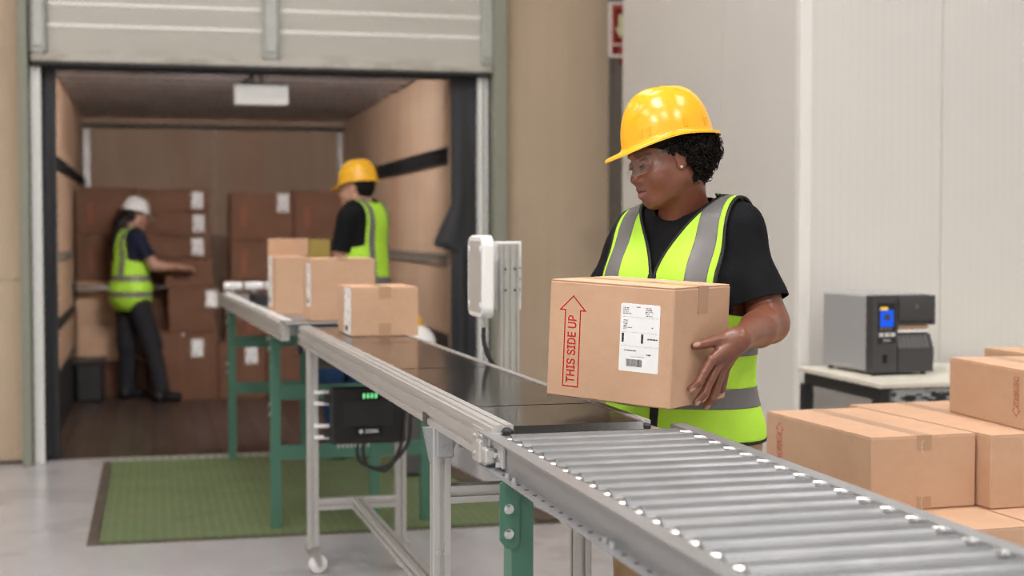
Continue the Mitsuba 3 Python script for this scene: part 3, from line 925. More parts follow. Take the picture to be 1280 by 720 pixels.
def carton(label, pos, size, deg, tape='x', cmat='m_card', group=None, roll=0.0, marks=(), drop=(.055, .055), top=True, tears=False, cat_='box', seam=True):
    """pos: the front left bottom corner; the box runs along its own x, y, z"""
    w, d, h = size
    M = place(*pos, deg)
    if roll:
        R = trimesh.transformations.rotation_matrix(math.radians(roll), (0, 1, 0), (w / 2, d / 2, 0))
        M = M @ R
    k = thing('carton', label, cat_, group)
    P = lambda m: mv(m, M)  # noqa: E731
    body = bx(0, w, 0, d, 0, h - .0035, .0028)
    add('body', P(body), cmat, k, False)
    if top:
        g = .0012
        if tape == 'x':
            fl = [bx(.0015, w - .0015, .0012, d / 2 - g, h - .0035, h, .0012), bx(.0015, w - .0015, d / 2 + g, d - .0012, h - .0035, h, .0012)]
        else:
            fl = [bx(.0012, w / 2 - g, .0015, d - .0015, h - .0035, h, .0012), bx(w / 2 + g, w - .0012, .0015, d - .0015, h - .0035, h, .0012)]
        for f in fl:
            add('flap', P(f), cmat, k, False)
        t = .0005
        tw = .024
        for z0 in (h,):
            if tape == 'x':
                tp = [bx(-.0008, w + .0008, d / 2 - tw, d / 2 + tw, h + .0002, h + t)]
                tp += [bx(w + .0003, w + .0003 + t, d / 2 - tw, d / 2 + tw, h - drop[0], h + .0003), bx(-.0003 - t, -.0003, d / 2 - tw, d / 2 + tw, h - drop[1], h + .0003)]
            else:
                tp = [bx(w / 2 - tw, w / 2 + tw, -.0008, d + .0008, h + .0002, h + t)]
                tp += [bx(w / 2 - tw, w / 2 + tw, -.0003 - t, -.0003, h - drop[0], h + .0003), bx(w / 2 - tw, w / 2 + tw, -.0003 - t, -.0003, .0005, drop[1])]
                add('packing_tape', P(tp.pop()), 'm_tape', k, False)
            add('packing_tape', P(cat(tp)), 'm_tape', k, False)
    if tears:
        r = np.random.default_rng(3)
        q = []
        for (u, v) in tears:
            for a, L, bnd in ((-.55, .035, .2), (1.35, .012, .1)):
                pts = [(u, v, 0), (u + L * .4 * math.cos(a - 1.2), v + L * .5 * math.sin(a - .6), 0), (u + L * .5 * math.cos(a - .9), v + L * math.sin(a - .9), 0)]
                q.append(on_face(tube([(x, y, z) for x, y, z in pts], .0006, 5), 'front', size, 0, 0, .0012))
        add('tape_wrinkle', P(cat(q)), 'm_paper', k)
    for mk in marks:
        kind = mk[0]
        if kind == 'arrow':
            _, face, u, v, aw, ah, at, ink = mk[:8]
            add('printed_arrow', P(on_face(arrow_mark(aw, ah, at, len(mk) > 8), face, size, u, v)), ink, k, False)
        elif kind == 'label':
            _, face, u, v, lw, lh, seed = mk[:7]
            det = len(mk) > 7
            rot = mk[8] if len(mk) > 8 else 0.0
            lb = add('shipping_label', P(on_face(paper(lw, lh), face, size, u, v, .0003, rot)), 'm_paper', k, False)
            add('print', P(on_face(label_print(lw, lh, seed, det), face, size, u, v, .0009, rot)), 'm_ink' if det else 'm_ink_grey', lb, False)
        elif kind == 'seamline':
            _, face, u, = mk
            add('crease', P(on_face(bx(-.001, .001, .004, h - .004, 0, .0003), face, size, u, 0)), 'm_card_edge', k, False)
        elif kind == 'hole':
            _, face, u, v = mk
            add('sticker', P(on_face(rod((0, 0, 0), (0, 0, .0006), .014, 16), face, size, u, v)), 'm_paper', k, False)
    return k, M


# the carton that the woman holds
HELD_SIZE = (.317, .278, .265)
HELD_POS, HELD_DEG, HELD_ROLL = (.874, 3.262, 1.038), -47.4, 2.6
HELD, HELD_M = carton('brown carton with big red THIS SIDE UP arrow, held by the woman', HELD_POS, HELD_SIZE, HELD_DEG, 'x', roll=HELD_ROLL,
                      marks=[('arrow', 'front', .0625, .024, .072, .208, .0028, 'm_red_ink'), ('label', 'front', .1865, .074, .098, .150, 11, True, 0.0)], drop=(.062, .05))
# cartons on the belt
carton('smallest brown carton on the black belt, white label wrapped at its corner', (.742, 5.665, BZ + .001), (.262, .34, .190), 1.5, 'y', drop=(.045, .05),
       marks=[('label', 'left', .34 - .175, .004, .165, .180, 4, False)])
carton('wide brown carton behind the smallest one on the belt, narrow white label on its side', (.668, 6.445, BZ + .0155), (.283, .29, .272), 1.5, 'y', drop=(.012, .01), marks=[('label', 'left', .29 - .13, .06, .125, .19, 5, False)])
KO, MO = carton('tall brown carton with its lid flaps standing open, on the grey conveyor bed', (.583, 7.26, BZ - .001), (.155, .36, .285), 1.5, 'y', top=False, marks=[('label', 'left', .02, .03, .17, .25, 6, False)])
add('open_flap', mv(bx(-.0, .205, .352, .356, .28, .37, .001), MO), 'm_card', KO, False)
add('open_flap', mv(bx(.21, .315, .352, .356, .27, .365, .001), MO), 'm_olive', KO, False)

# cartons stacked next to the roller conveyor
stack = 'cartons stacked beside the roller conveyor'
LOWZ = .615
carton('big flat carton with taped top and torn tape, beside the roller conveyor', (1.989, 3.84, LOWZ), (.345, .655, .214), 3.4, 'y', group=stack, drop=(.045, .036), tears=[(.166, .196), (.166, .033)],
       marks=[('arrow', 'left', .095, .045, .055, .145, .0022, 'm_red_ink')])
carton('carton pressed against the big flat one, its front cut off by the picture edge', (2.345, 3.80, LOWZ), (.40, .80, .214), 3.4, 'y', group=stack)
carton('carton lying upside down on the flat cartons, printed arrow pointing down', (2.492, 3.836, LOWZ + .2155), (.300, .50, .177), -3.4, 'y', group=stack,
       marks=[('arrow', 'left', .425, .035, .05, .118, .0022, 'm_red_faint', True)])
carton('carton farthest back on the stack, only its top corner showing behind the upside-down one', (2.842, 4.20, LOWZ + .2155), (.345, .455, .177), 0, 'y', group=stack)
carton('flat carton beyond the picture edge that carries the one farthest back on the stack', (2.775, 3.98, LOWZ), (.42, .72, .214), 0, 'y', group=stack)
carton('pale-topped carton under the big flat one, in the lower layer of the stack', (1.95, 3.545, LOWZ - .292), (.40, .60, .290), 3.4, 'x', group=stack)
carton('lower layer carton with a long seam, under the carton cut off by the picture edge', (2.356, 3.568, LOWZ - .292), (.42, .70, .290), 3.4, 'x', group=stack)
carton('bottom carton of the stack standing on the floor under the pale-topped one', (1.955, 3.575, .0), (.40, .60, .321), 3.4, 'x', group=stack)
carton('bottom carton of the stack standing on the floor under the long-seamed one', (2.361, 3.598, .0), (.42, .70, .321), 3.4, 'x', group=stack)
carton('carton supporting the back of the stack, standing behind the lower layer', (2.02, 4.345, .0), (.72, .40, LOWZ - .002), 3.4, 'x', group=stack)
carton('tall carton on the floor under the flat one beyond the picture edge', (2.80, 4.0, .0), (.40, .70, LOWZ - .002), 0, 'x', group=stack)

# cartons in the truck
wallg = 'cartons stacked against the end of the truck'
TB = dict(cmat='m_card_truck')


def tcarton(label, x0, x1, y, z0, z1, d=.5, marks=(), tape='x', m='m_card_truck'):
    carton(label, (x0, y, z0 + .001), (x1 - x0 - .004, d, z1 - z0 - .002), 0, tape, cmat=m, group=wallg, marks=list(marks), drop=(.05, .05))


def lb(u, v, s):
    return ('label', 'front', u, v, .105, .152, s, False)


A_ = lambda u, v, h=.2: ('arrow', 'front', u, v, .07, h, .003, 'm_red_faint')  # noqa: E731
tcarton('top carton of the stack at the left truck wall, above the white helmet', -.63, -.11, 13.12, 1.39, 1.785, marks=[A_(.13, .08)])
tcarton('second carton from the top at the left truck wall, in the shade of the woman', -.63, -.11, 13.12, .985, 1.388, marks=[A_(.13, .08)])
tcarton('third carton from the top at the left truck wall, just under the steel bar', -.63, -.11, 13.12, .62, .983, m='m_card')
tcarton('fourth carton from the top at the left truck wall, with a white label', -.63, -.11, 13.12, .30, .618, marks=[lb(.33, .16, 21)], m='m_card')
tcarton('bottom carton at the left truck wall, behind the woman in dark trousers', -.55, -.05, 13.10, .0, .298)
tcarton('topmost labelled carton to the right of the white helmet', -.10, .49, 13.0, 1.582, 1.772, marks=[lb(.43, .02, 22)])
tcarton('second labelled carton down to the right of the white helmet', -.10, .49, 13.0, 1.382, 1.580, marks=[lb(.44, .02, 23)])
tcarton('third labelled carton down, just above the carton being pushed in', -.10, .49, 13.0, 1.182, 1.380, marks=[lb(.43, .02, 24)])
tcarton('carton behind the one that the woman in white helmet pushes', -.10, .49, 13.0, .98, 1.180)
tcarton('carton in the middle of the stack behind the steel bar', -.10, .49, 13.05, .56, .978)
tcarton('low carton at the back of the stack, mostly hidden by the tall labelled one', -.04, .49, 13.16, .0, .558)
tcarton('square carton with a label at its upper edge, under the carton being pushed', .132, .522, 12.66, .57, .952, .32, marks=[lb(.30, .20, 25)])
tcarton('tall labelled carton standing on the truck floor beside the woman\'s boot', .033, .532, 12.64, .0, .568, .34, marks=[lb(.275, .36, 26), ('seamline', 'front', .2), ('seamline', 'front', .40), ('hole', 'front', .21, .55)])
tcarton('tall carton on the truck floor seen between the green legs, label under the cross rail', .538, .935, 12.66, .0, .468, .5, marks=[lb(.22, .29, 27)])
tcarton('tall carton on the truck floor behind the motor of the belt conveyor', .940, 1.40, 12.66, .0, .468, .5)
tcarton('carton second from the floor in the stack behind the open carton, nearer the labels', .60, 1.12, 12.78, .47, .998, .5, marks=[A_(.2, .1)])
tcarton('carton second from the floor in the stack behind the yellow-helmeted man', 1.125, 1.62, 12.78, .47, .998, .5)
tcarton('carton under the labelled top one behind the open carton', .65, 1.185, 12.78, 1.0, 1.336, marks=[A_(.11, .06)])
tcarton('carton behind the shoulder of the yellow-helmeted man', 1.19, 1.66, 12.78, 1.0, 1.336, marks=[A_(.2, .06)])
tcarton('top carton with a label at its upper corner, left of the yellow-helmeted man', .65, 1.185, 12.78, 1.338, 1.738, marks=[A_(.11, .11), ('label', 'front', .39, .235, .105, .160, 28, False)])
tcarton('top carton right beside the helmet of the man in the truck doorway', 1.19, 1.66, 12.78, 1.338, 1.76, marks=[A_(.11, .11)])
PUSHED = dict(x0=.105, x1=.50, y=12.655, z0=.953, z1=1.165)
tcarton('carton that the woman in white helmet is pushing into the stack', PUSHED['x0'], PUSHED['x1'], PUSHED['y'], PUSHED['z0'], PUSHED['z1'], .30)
k = thing('load_bar', 'bright steel load bar across the truck behind the woman in white helmet', 'bar')
add('bar', rod((-.645, 12.975, .935), (-.105, 12.975, .935), .024, 16), 'm_chrome', k)
add('end_pad', bx(-.649, -.62, 12.92, 13.02, .885, .985, .01), 'm_black', k)
add('lever', cat([rod((-.11, 12.95, .935), (.13, 12.93, .935), .014, 12), trimesh.creation.icosphere(subdivisions=2, radius=.03).apply_translation((.03, 12.94, .935))]), 'm_zinc', k)
tag(add('plastic_tote', cat([bx(-.62, -.40, 12.60, 13.08, .004, .34, .02), bx(-.635, -.385, 12.585, 13.095, .31, .345, .01)]), 'm_black'), 'black plastic tote on the truck floor in the corner by the left wall', 'tote')

# ================================================================== reader, antennas
k = thing('rfid_reader', 'black ribbed reader box with green status lights hanging under the belt conveyor', 'electronic reader')
RY = 6.005
x0, x1, z0, z1 = .700, 1.012, .546, .780
add('case', rbox(x0, x1, RY, RY + .042, z0, z1, .012), 'm_black', k, 30)
ribs = [bx(x, x + .006, RY - .0045, RY + .003, z0 + .014, z1 - .012, .001) for x in np.arange(x0 + .014, x1 - .016, .0125)]
add('front_rib', cat(ribs), 'm_black', k, False, kind='stuff')
add('front_panel', bx(x0 + .055, x1 - .055, RY - .0058, RY, z0 + .075, z1 - .055, .001), 'm_black', k, False)
add('light_window', bx(x0 + .12, x0 + .205, RY - .0065, RY - .003, z1 - .052, z1 - .018, .001), 'm_black_gloss', k, False)
for i in range(4):
    xx = x0 + .132 + i * .0165
    d = mikit.ply(bx(xx, xx + .0085, RY - .008, RY - .0055, z1 - .046, z1 - .026), 'm_green')
    d['emitter'] = emit((.22, .95, .32))
    scene[key_for('status_light', k)] = d
lp = add('logo_plate', bx(x0 + .092, x0 + .215, RY - .0075, RY - .003, z0 + .036, z0 + .07, .002), 'm_black_gloss', k, False)
tx = text('ZEBRA', .0125, .0004, True)
tx.apply_transform(np.array([[1, 0, 0, x0 + .140], [0, 0, -1, RY - .0077], [0, 1, 0, z0 + .047], [0, 0, 0, 1.]]))
lg_ = extr(Polygon([(0, .004), (.006, -.002), (.014, .002), (.012, .006), (.018, .004), (.012, .016), (.004, .016), (.009, .011), (.001, .012)]), .0004)
lg_.apply_transform(np.array([[1, 0, 0, x0 + .116], [0, 0, -1, RY - .0077], [0, 1, 0, z0 + .045], [0, 0, 0, 1.]]))
add('lettering', cat([tx, lg_]), 'm_white', lp, False)
for z in (z1 - .045, z0 + .05):
    add('mount_clip', cat([bx(x0 - .026, x0 + .004, RY + .006, RY + .03, z - .018, z + .018, .003)]), 'm_black', k)
    for za_ in (z - .030, z + .016):
        add('mount_rail', bx(x0 - .062, x0 - .001, RY + .030, RY + .055, za_, za_ + .014, .002), 'm_white', k)
for i in range(8):
    x = x0 + .035 + i * .0175
    add('port', rod((x, RY + .018, z0 + .004), (x, RY + .018, z0 - .014), .0048, 10), 'm_zinc', k)
for i, (xa, zb_, xe, xr) in enumerate(((x0 + .112, .449, x1 - .022, .985), (x0 + .137, .436, x1 + .004, 1.01))):
    pts = [(xa, RY + .018, z0 + .004), (xa, RY + .018, z0 - .05), (xa + .02, RY + .016, .464 - .012 * i), (xa + .085, RY + .012, zb_ - .006), (x1 - .06, RY + .008, .466 - i * .01), (xe, RY - .006, .54), (xe + .012, RY - .012, .64), (xe + .012, RY - .005, .80), (xe + .005, RY + .02, .90)]
    tag(add('antenna_cable', tube(pts, .0072, 10), 'm_black'), ('black cable looping from the reader box, the inner of the two loops', 'black cable looping from the reader box, the outer of the two loops')[i], 'cable')

# white antenna on a post behind the belt
k = thing('antenna_post', 'aluminium slot-profile post with white plate standing behind the belt conveyor', 'post')
add('post', beam(tslot(.060, .045, .008, .008, 3, 1), (1.083, 4.50, .94), (1.083, 4.50, 1.378)), 'm_alu', k, False)
add('plate', bx(1.028, 1.131, 4.526, 4.533, 1.170, 1.386, .001), 'm_white', k, False)
for z in (1.300, 1.265, 1.232):
    add('slot', cat([bx(1.030, 1.050, 4.5245, 4.5262, z, z + .004), bx(1.1135, 1.129, 4.5245, 4.5262, z, z + .004)]), 'm_black_hole', k, False)
for z in (1.300, 1.234):
    for x in (1.068, 1.098):
        add('bolt', hexbolt((x, 4.4777, z), (0, -1, 0), .0032, .002), 'm_alu_dark', k)
k = thing('panel_antenna', 'white square panel antenna with rounded corners on the post behind the belt', 'antenna')
ya, yb, za, zb_ = 4.432, 4.655, 1.146, 1.405
plan = sbox(ya, za, yb, zb_).buffer(-.04).buffer(.04, quad_segs=6)


def prism_x(poly, xa, xb):
    m = extr(poly, xb - xa)
    m.apply_transform(np.array([[0, 0, 1, xa], [1, 0, 0, 0], [0, 1, 0, 0], [0, 0, 0, 1.]]))
    m.fix_normals()
    return m


hull_pts = np.vstack([prism_x(plan.buffer(-.006), .985, .990).vertices, prism_x(plan, .993, 1.018).vertices, prism_x(plan.buffer(-.004), 1.018, 1.022).vertices])
add('housing', trimesh.convex.convex_hull(hull_pts), 'm_white_plastic', k, 40)
add('face', prism_x(plan.buffer(-.018), .9838, .9852), 'm_grey_face', k)
for y in (ya + .030, yb - .030):
    for z in (za + .042, zb_ - .042):
        add('screw_cover', mv(trimesh.creation.icosphere(subdivisions=2, radius=.011), np.array([[.35, 0, 0, .9845], [0, 1, 0, y], [0, 0, 1, z], [0, 0, 0, 1.]])), 'm_white', k)
add('back_bracket', bx(1.020, 1.052, 4.515, 4.5255, 1.22, 1.33, .002), 'm_white', k, False)
add('connector', rod((1.003, 4.50, 1.148), (1.003, 4.50, 1.118), .0085, 14), 'm_zinc', k)
tag(add('antenna_cable', tube([(1.003, 4.50, 1.124), (1.003, 4.498, 1.08), (1.012, 4.494, 1.04), (1.030, 4.49, 1.005), (1.05, 4.487, .975), (1.062, 4.485, .95)], .0072, 10), 'm_black'), 'black cable curving down from the white panel antenna behind the belt', 'cable')

# white box on a black bracket under the raised door
k = thing('ceiling_antenna', 'white box on black bracket hanging just inside the truck below the raised dock door', 'antenna')
y = 9.50
add('housing', rbox(.513, .853, y, y + .11, 2.212, 2.342, .012), 'm_white_plastic', k, 30)
add('bracket', cat([bx(.565, .835, y + .02, y + .09, 2.342, 2.357, .003), bx(.62, .637, y + .04, y + .06, 2.357, 2.47), bx(.675, .692, y + .04, y + .06, 2.357, 2.47), bx(.555, .595, y + .02, y + .06, 2.345, 2.368), beam(sbox(-.008, -.008, .008, .008), (.585, y + .05, 2.355), (.625, y + .05, 2.41))]), 'm_black', k, False)
add('mounting_plate', bx(.55, .85, y + .03, y + .08, 2.47, 2.485), 'm_white', k, False)
# scanner on the far end of the conveyor
k = thing('scanner', 'small black scanner block lying on the grey conveyor bed beside the open carton', 'scanner')
add('case', cat([rbox(.545, .65, 8.20, 8.32, BZ - .0015, BZ + .062, .01), rbox(.520, .55, 8.22, 8.30, BZ + .018, BZ + .068, .008)]), 'm_black', k, 30)
add('lens', rod((.535, 8.222, BZ + .042), (.535, 8.216, BZ + .042), .016, 16), 'm_black_gloss', k)
# rounded machine head beyond the belt
k = thing('floor_machine', 'silver rounded machine head with a yellow cap showing over the belt rail', 'machine')
hm = trimesh.creation.icosphere(subdivisions=3, radius=1)
add('cover', mv(hm, np.array([[.12, 0, 0, 1.475], [0, .15, 0, 8.45], [0, 0, .11, .765], [0, 0, 0, 1.]])), 'm_white_plastic', k, True)
add('cap', mv(hm, np.array([[.045, 0, 0, 1.475], [0, .06, 0, 8.46], [0, 0, .05, .885], [0, 0, 0, 1.]])), 'm_yellow', k, True)
add('base', rbox(1.38, 1.60, 8.30, 8.60, .0135, .72, .03), 'm_alu_dark', k, 30)

# ================================================================== printer table in the corner
k = thing('side_table', 'low table with cream top and scuffed black steel frame by the white wall', 'table')
X0, X1, Y0, Y1, ZT = 2.858, 4.35, 5.453, 6.243, .80
add('tabletop', bx(X0, X1, Y0, Y1, ZT - .022, ZT, .004), 'm_tabletop', k, False)
add('apron', bx(X0 + .012, X1 - .012, Y0 + .012, Y0 + .045, ZT - .085, ZT - .0225, .002), 'm_tableframe', k, False)
add('apron', bx(X0 + .012, X0 + .045, Y0 + .0455, Y1 - .05, ZT - .075, ZT - .0225, .002), 'm_black', k, False)
for x, y in ((X0 + .012, Y0 + .046), (X0 + .012, Y1 - .05), (X1 - .06, Y0 + .046), (X1 - .06, Y1 - .05)):
    add('leg', bx(x, x + .05, y, y + .045, 0, ZT - .0765 if x < 3 else ZT - .0226, .003), 'm_tableframe', k, False)
# label printer
k = thing('label_printer', 'grey and black label printer with blue touch screen standing on the low table', 'printer')
PM = place(2.972, 5.735, ZT, 4.0) @ np.diag([1.14, .92, 1.072, 1.0])
W_, D_, H_ = .262, .46, .322
PP = lambda m: mv(m, PM)  # noqa: E731
add('case', PP(bx(.0, W_, .055, D_, .014, H_, .008)), 'm_printer_side', k, 30)
fr = shapely.union_all([sbox(0, .012, .105, H_ - .002)]).buffer(-.006).buffer(.006)


def front(poly, y0, y1, m='m_printer_front', nm='front_panel'):
    q = extr(poly, y1 - y0)
    q.apply_transform(np.array([[1, 0, 0, 0], [0, 0, 1, y0], [0, 1, 0, 0], [0, 0, 0, 1.]]))
    q.fix_normals()
    return PP(q)


add('control_panel', front(fr, .0, .06), 'm_printer_front', k, 30)
# door side of the front: profile seen from the side, swept across
prof = [(.055, .012), (-.002, .012), (-.006, .10), (-.002, .108), (.024, .158), (.046, .165), (.046, .205), (.002, .215), (-.008, .230), (-.010, .29), (.004, H_ - .004), (.055, H_ - .002)]
m = extr(Polygon(prof), .152)
m.apply_transform(np.array([[0, 0, 1, .108], [1, 0, 0, 0], [0, 1, 0, 0], [0, 0, 0, 1.]]))
m.fix_normals()
add('media_door', PP(m), 'm_printer_front', k, 30)
add('side_cheek', PP(bx(.252, .266, -.009, .055, .20, H_ - .004, .004)), 'm_printer_front', k)
m = cat([bx(.112 + i * .0192, .126 + i * .0192, -.004, .0, 0, .062, .0015) for i in range(7)])
m.apply_transform(trimesh.transformations.rotation_matrix(math.radians(-27), (1, 0, 0)))
m.apply_translation((.002, .001, .108))
add('label_chute', PP(m), 'm_printer_inner', k, False)
add('tear_bar', PP(bx(.112, .246, .012, .030, .170, .182, .001)), 'm_paper', k, False)
add('tear_bar', PP(bx(.112, .246, .020, .034, .198, .209, .001)), 'm_printer_inner', k, False)
add('paper_strip', PP(bx(.114, .244, .010, .034, .186, .196, .001)), 'm_tape', k, False)
add('display_bezel', PP(bx(.022, .096, -.003, .002, .130, .290, .001)), 'm_black_gloss', k, False)
d = mikit.ply(PP(bx(.030, .086, -.0045, -.002, .195, .262)), 'm_screen')
d['emitter'] = emit((.012, .085, .62))
sc = key_for('touch_screen', k)
scene[sc] = d
labels[sc] = {'label': 'blue touch screen'}
d = mikit.ply(PP(bx(.030, .062, -.005, -.002, .2625, .274)), 'm_yellow')
d['emitter'] = emit((.45, .28, .01))
scene[key_for('status_bar', sc)] = d
add('icon', PP(cat([bx(.046, .070, -.0055, -.0044, .222, .240), bx(.050, .070, -.0056, -.0044, .240, .246)])), 'm_printer_front', sc, False)
for i in range(3):
    add('button', PP(bx(.025 + i * .0245, .045 + i * .0245, -.006, -.002, .155, .172, .003)), 'm_button', k)
    add('indicator', PP(bx(.032 + i * .018, .041 + i * .018, -.0045, -.002, .184, .189)), 'm_tape', k, False)
add('usb_port', PP(bx(.042, .062, -.001, .001, .050, .085)), 'm_black_hole', k, False)
tx = text('ZEBRA', .008, .0004, True)
tx.apply_transform(np.array([[1, 0, 0, .042], [0, 0, -1, -.0031], [0, 1, 0, .137], [0, 0, 0, 1.]]))
add('lettering', PP(tx), 'm_button', k, False)
lg2 = extr(Polygon([(0, .004), (.006, -.002), (.014, .002), (.012, .006), (.018, .004), (.012, .016), (.004, .016), (.009, .011), (.001, .012)]), .0004)
lg2.apply_transform(np.array([[1, 0, 0, .175], [0, 0, -1, -.0097], [0, 1, 0, .268], [0, 0, 0, 1.]]))
add('emblem', PP(lg2), 'm_printer_inner', k, False)
for x, y in ((.02, .03), (W_ - .03, .03), (.02, D_ - .04), (W_ - .03, D_ - .04)):
    add('foot', PP(rod((x, y, 0), (x, y, .0145), .011, 12)), 'm_black', k)

# fire-equipment sign on the column
k = thing('wall_sign', 'red sign with pale down arrow and white border on the dark steel column', 'sign')
SX, SY, SZ = 2.872, 9.176, 2.535
SW, SH = .235, .36
q = lambda p, t, y: mv(extr(p, t), np.array([[1, 0, 0, SX], [0, 0, -1, y], [0, 1, 0, SZ], [0, 0, 0, 1.]]))  # noqa: E731
add('board', q(sbox(0, 0, SW, SH).buffer(-.02).buffer(.02), .010, SY + .010), 'm_sign_border', k, False)
add('red_field', q(sbox(.024, .088, SW - .024, SH - .022), .0008, SY - .0002), 'm_red_faint', k, False)
add('red_field', q(sbox(.04, .10, SW - .04, SH - .045), .0012, SY - .0009), 'm_sign_red', k, False)
add('red_field', q(sbox(.024, .022, SW - .024, .076), .0008, SY - .0002), 'm_sign_red', k, False)
ax = .080
add('arrow', q(Polygon([(ax - .014, .275), (ax + .014, .275), (ax + .014, .19), (ax + .038, .19), (ax, .125), (ax - .038, .19), (ax - .014, .19)]), .0006, SY - .0023), 'm_sign_pale', k, False)
add('pictogram', q(sbox(.115, .11, .175, .28).buffer(-.02).buffer(.02), .0006, SY - .0023), 'm_sign_pale', k, False)
add('pictogram', q(sbox(.065, .03, .135, .066), .0006, SY - .0012), 'm_red_faint', k, False)
tag(add('sign_tab', q(sbox(.075, -.045, .16, -.005), .006, SY + .008), 'm_sign_red'), 'small red tab on the column just under the red arrow sign', 'sign')

# ================================================================== people
def smin(a, b, k):
    h = np.maximum(k - np.abs(a - b), 0) / k
    return np.minimum(a, b) - h * h * k * .25


def smax(a, b, k):
    return -smin(-a, -b, k)


def cone(p, a, b, ra, rb):
    a, b = np.asarray(a, float), np.asarray(b, float)
    ba = b - a
    h = np.clip(((p - a) @ ba) / (ba @ ba), 0, 1)
    return np.linalg.norm(p - a - h[..., None] * ba, axis=-1) - (ra + (rb - ra) * h)


def ell(p, c, r, R=None):
    q = p - np.asarray(c, float)
    if R is not None:
        q = q @ R
    r = np.asarray(r, float)
    k0 = np.linalg.norm(q / r, axis=-1)
    k1 = np.linalg.norm(q / (r * r), axis=-1) + 1e-9
    return k0 * (k0 - 1) / k1


def blend(p, prims):
    """prims: (kind, ..., k); kind 'c' = cone, 'e' = ellipsoid; k < 0 carves"""
    d = None
    for pr in prims:
        v = cone(p, *pr[1:5]) if pr[0] == 'c' else ell(p, *pr[1:4])
        k = pr[-1]
        if d is None:
            d = v
        elif k >= 0:
            d = smin(d, v, max(k, 1e-4))
        else:
            d = smax(d, -v, -k)
    return d


def isosurface(f, lo, hi, h):
    """surface nets of f = 0 in the box, evaluated only in blocks near the surface"""
    B = 8
    lo, hi = np.asarray(lo, float), np.asarray(hi, float)
    nb = np.maximum(np.ceil((hi - lo) / (h * B)).astype(int), 1)
    c = np.stack(np.meshgrid(*[lo[i] + (np.arange(nb[i]) + .5) * h * B for i in range(3)], indexing='ij'), -1)
    dc = f(c.reshape(-1, 3)).reshape(nb)
    near = np.abs(dc) < h * B * 1.45
    near = np.argwhere(near)
    n = nb * B + 1
    F = np.repeat(np.repeat(np.repeat(np.where(dc > 0, 1e3, -1e3), B, 0), B, 1), B, 2)
    F = np.pad(F, ((0, 1),) * 3, mode='edge')
    off = np.stack(np.meshgrid(*[np.arange(B + 1)] * 3, indexing='ij'), -1).reshape(-1, 3)
    for s in range(0, len(near), 1500):
        idx = (near[s:s + 1500, None] * B + off[None]).reshape(-1, 3)
        F[idx[:, 0], idx[:, 1], idx[:, 2]] = f(lo + idx * h)
    S = F > 0
    m = n - 1
    cs = [S[a:a + m[0], b:b + m[1], cc:cc + m[2]] for a in (0, 1) for b in (0, 1) for cc in (0, 1)]
    tot = sum(x.astype(np.int8) for x in cs)
    act = np.argwhere((tot > 0) & (tot < 8))
    ids = np.full(m, -1, np.int64)
    ids[tuple(act.T)] = np.arange(len(act))
    acc, cnt = np.zeros((len(act), 3)), np.zeros(len(act))
    corners = np.array([(a, b, cc) for a in (0, 1) for b in (0, 1) for cc in (0, 1)])
    for i in range(8):
        for j in range(i + 1, 8):
            if np.abs(corners[i] - corners[j]).sum() != 1:
                continue
            va = F[tuple((act + corners[i]).T)]
            vb = F[tuple((act + corners[j]).T)]
            x = (va > 0) != (vb > 0)
            t = np.clip(va / np.where(x, va - vb, 1), 0, 1)
            acc += np.where(x[:, None], corners[i] + t[:, None] * (corners[j] - corners[i]), 0)
            cnt += x
    v = lo + (act + acc / np.maximum(cnt, 1)[:, None]) * h
    quads = []
    for ax in range(3):
        e = [0, 0, 0]
        e[ax] = 1
        A = S[:n[0] - e[0], :n[1] - e[1], :n[2] - e[2]]
        Bq = S[e[0]:, e[1]:, e[2]:]
        k = np.argwhere(A != Bq)
        b, cc = (ax + 1) % 3, (ax + 2) % 3
        ok = (k[:, b] > 0) & (k[:, cc] > 0) & (k[:, b] < m[b]) & (k[:, cc] < m[cc]) & (k[:, ax] < m[ax])
        k = k[ok]
        q = []
        for db, dc_ in ((-1, -1), (0, -1), (0, 0), (-1, 0)):
            kk = k.copy()
            kk[:, b] += db
            kk[:, cc] += dc_
            q.append(ids[tuple(kk.T)])
        q = np.stack(q, 1)
        flip = S[tuple(k.T)]
        q[flip] = q[flip][:, ::-1]
        quads.append(q)
    q = np.vstack(quads)
    q = q[(q >= 0).all(1)]
    return TM(v, np.vstack([q[:, [0, 1, 2]], q[:, [0, 2, 3]]]))


def split(mesh, s):
    """cuts the mesh along s = 0 (s per vertex): the part with s > 0, the rest"""
    v, f = np.asarray(mesh.vertices), np.asarray(mesh.faces)
    s = np.where(np.abs(s) < 1e-7, 1e-7, s)
    pos = s[f] > 0
    cnt = pos.sum(1)
    out = [[f[cnt == 3]], [f[cnt == 0]]]
    newv, base, cache = [], len(v), {}

    def cut(i, j):
        key = (min(i, j), max(i, j))
        if key not in cache:
            t = s[i] / (s[i] - s[j])
            cache[key] = base + len(newv)
            newv.append(v[i] + t * (v[j] - v[i]))
        return cache[key]
    add_ = [[], []]
    for fi in np.nonzero((cnt == 1) | (cnt == 2))[0]:
        tri = f[fi]
        lone = pos[fi] if cnt[fi] == 1 else ~pos[fi]
        r = int(np.argmax(lone))
        a, b, c = tri[r], tri[(r + 1) % 3], tri[(r + 2) % 3]
        ab, ac = cut(a, b), cut(a, c)
        i = 0 if cnt[fi] == 1 else 1
        add_[i].append((a, ab, ac))
        add_[1 - i] += [(ab, b, c), (ab, c, ac)]
    V = np.vstack([v, np.array(newv)]) if newv else v
    res = []
    for i in (0, 1):
        F_ = np.vstack(out[i] + ([np.array(add_[i])] if add_[i] else [])).astype(int)
        m = TM(V, F_)
        m.remove_unreferenced_vertices()
        res.append(m)
    return res


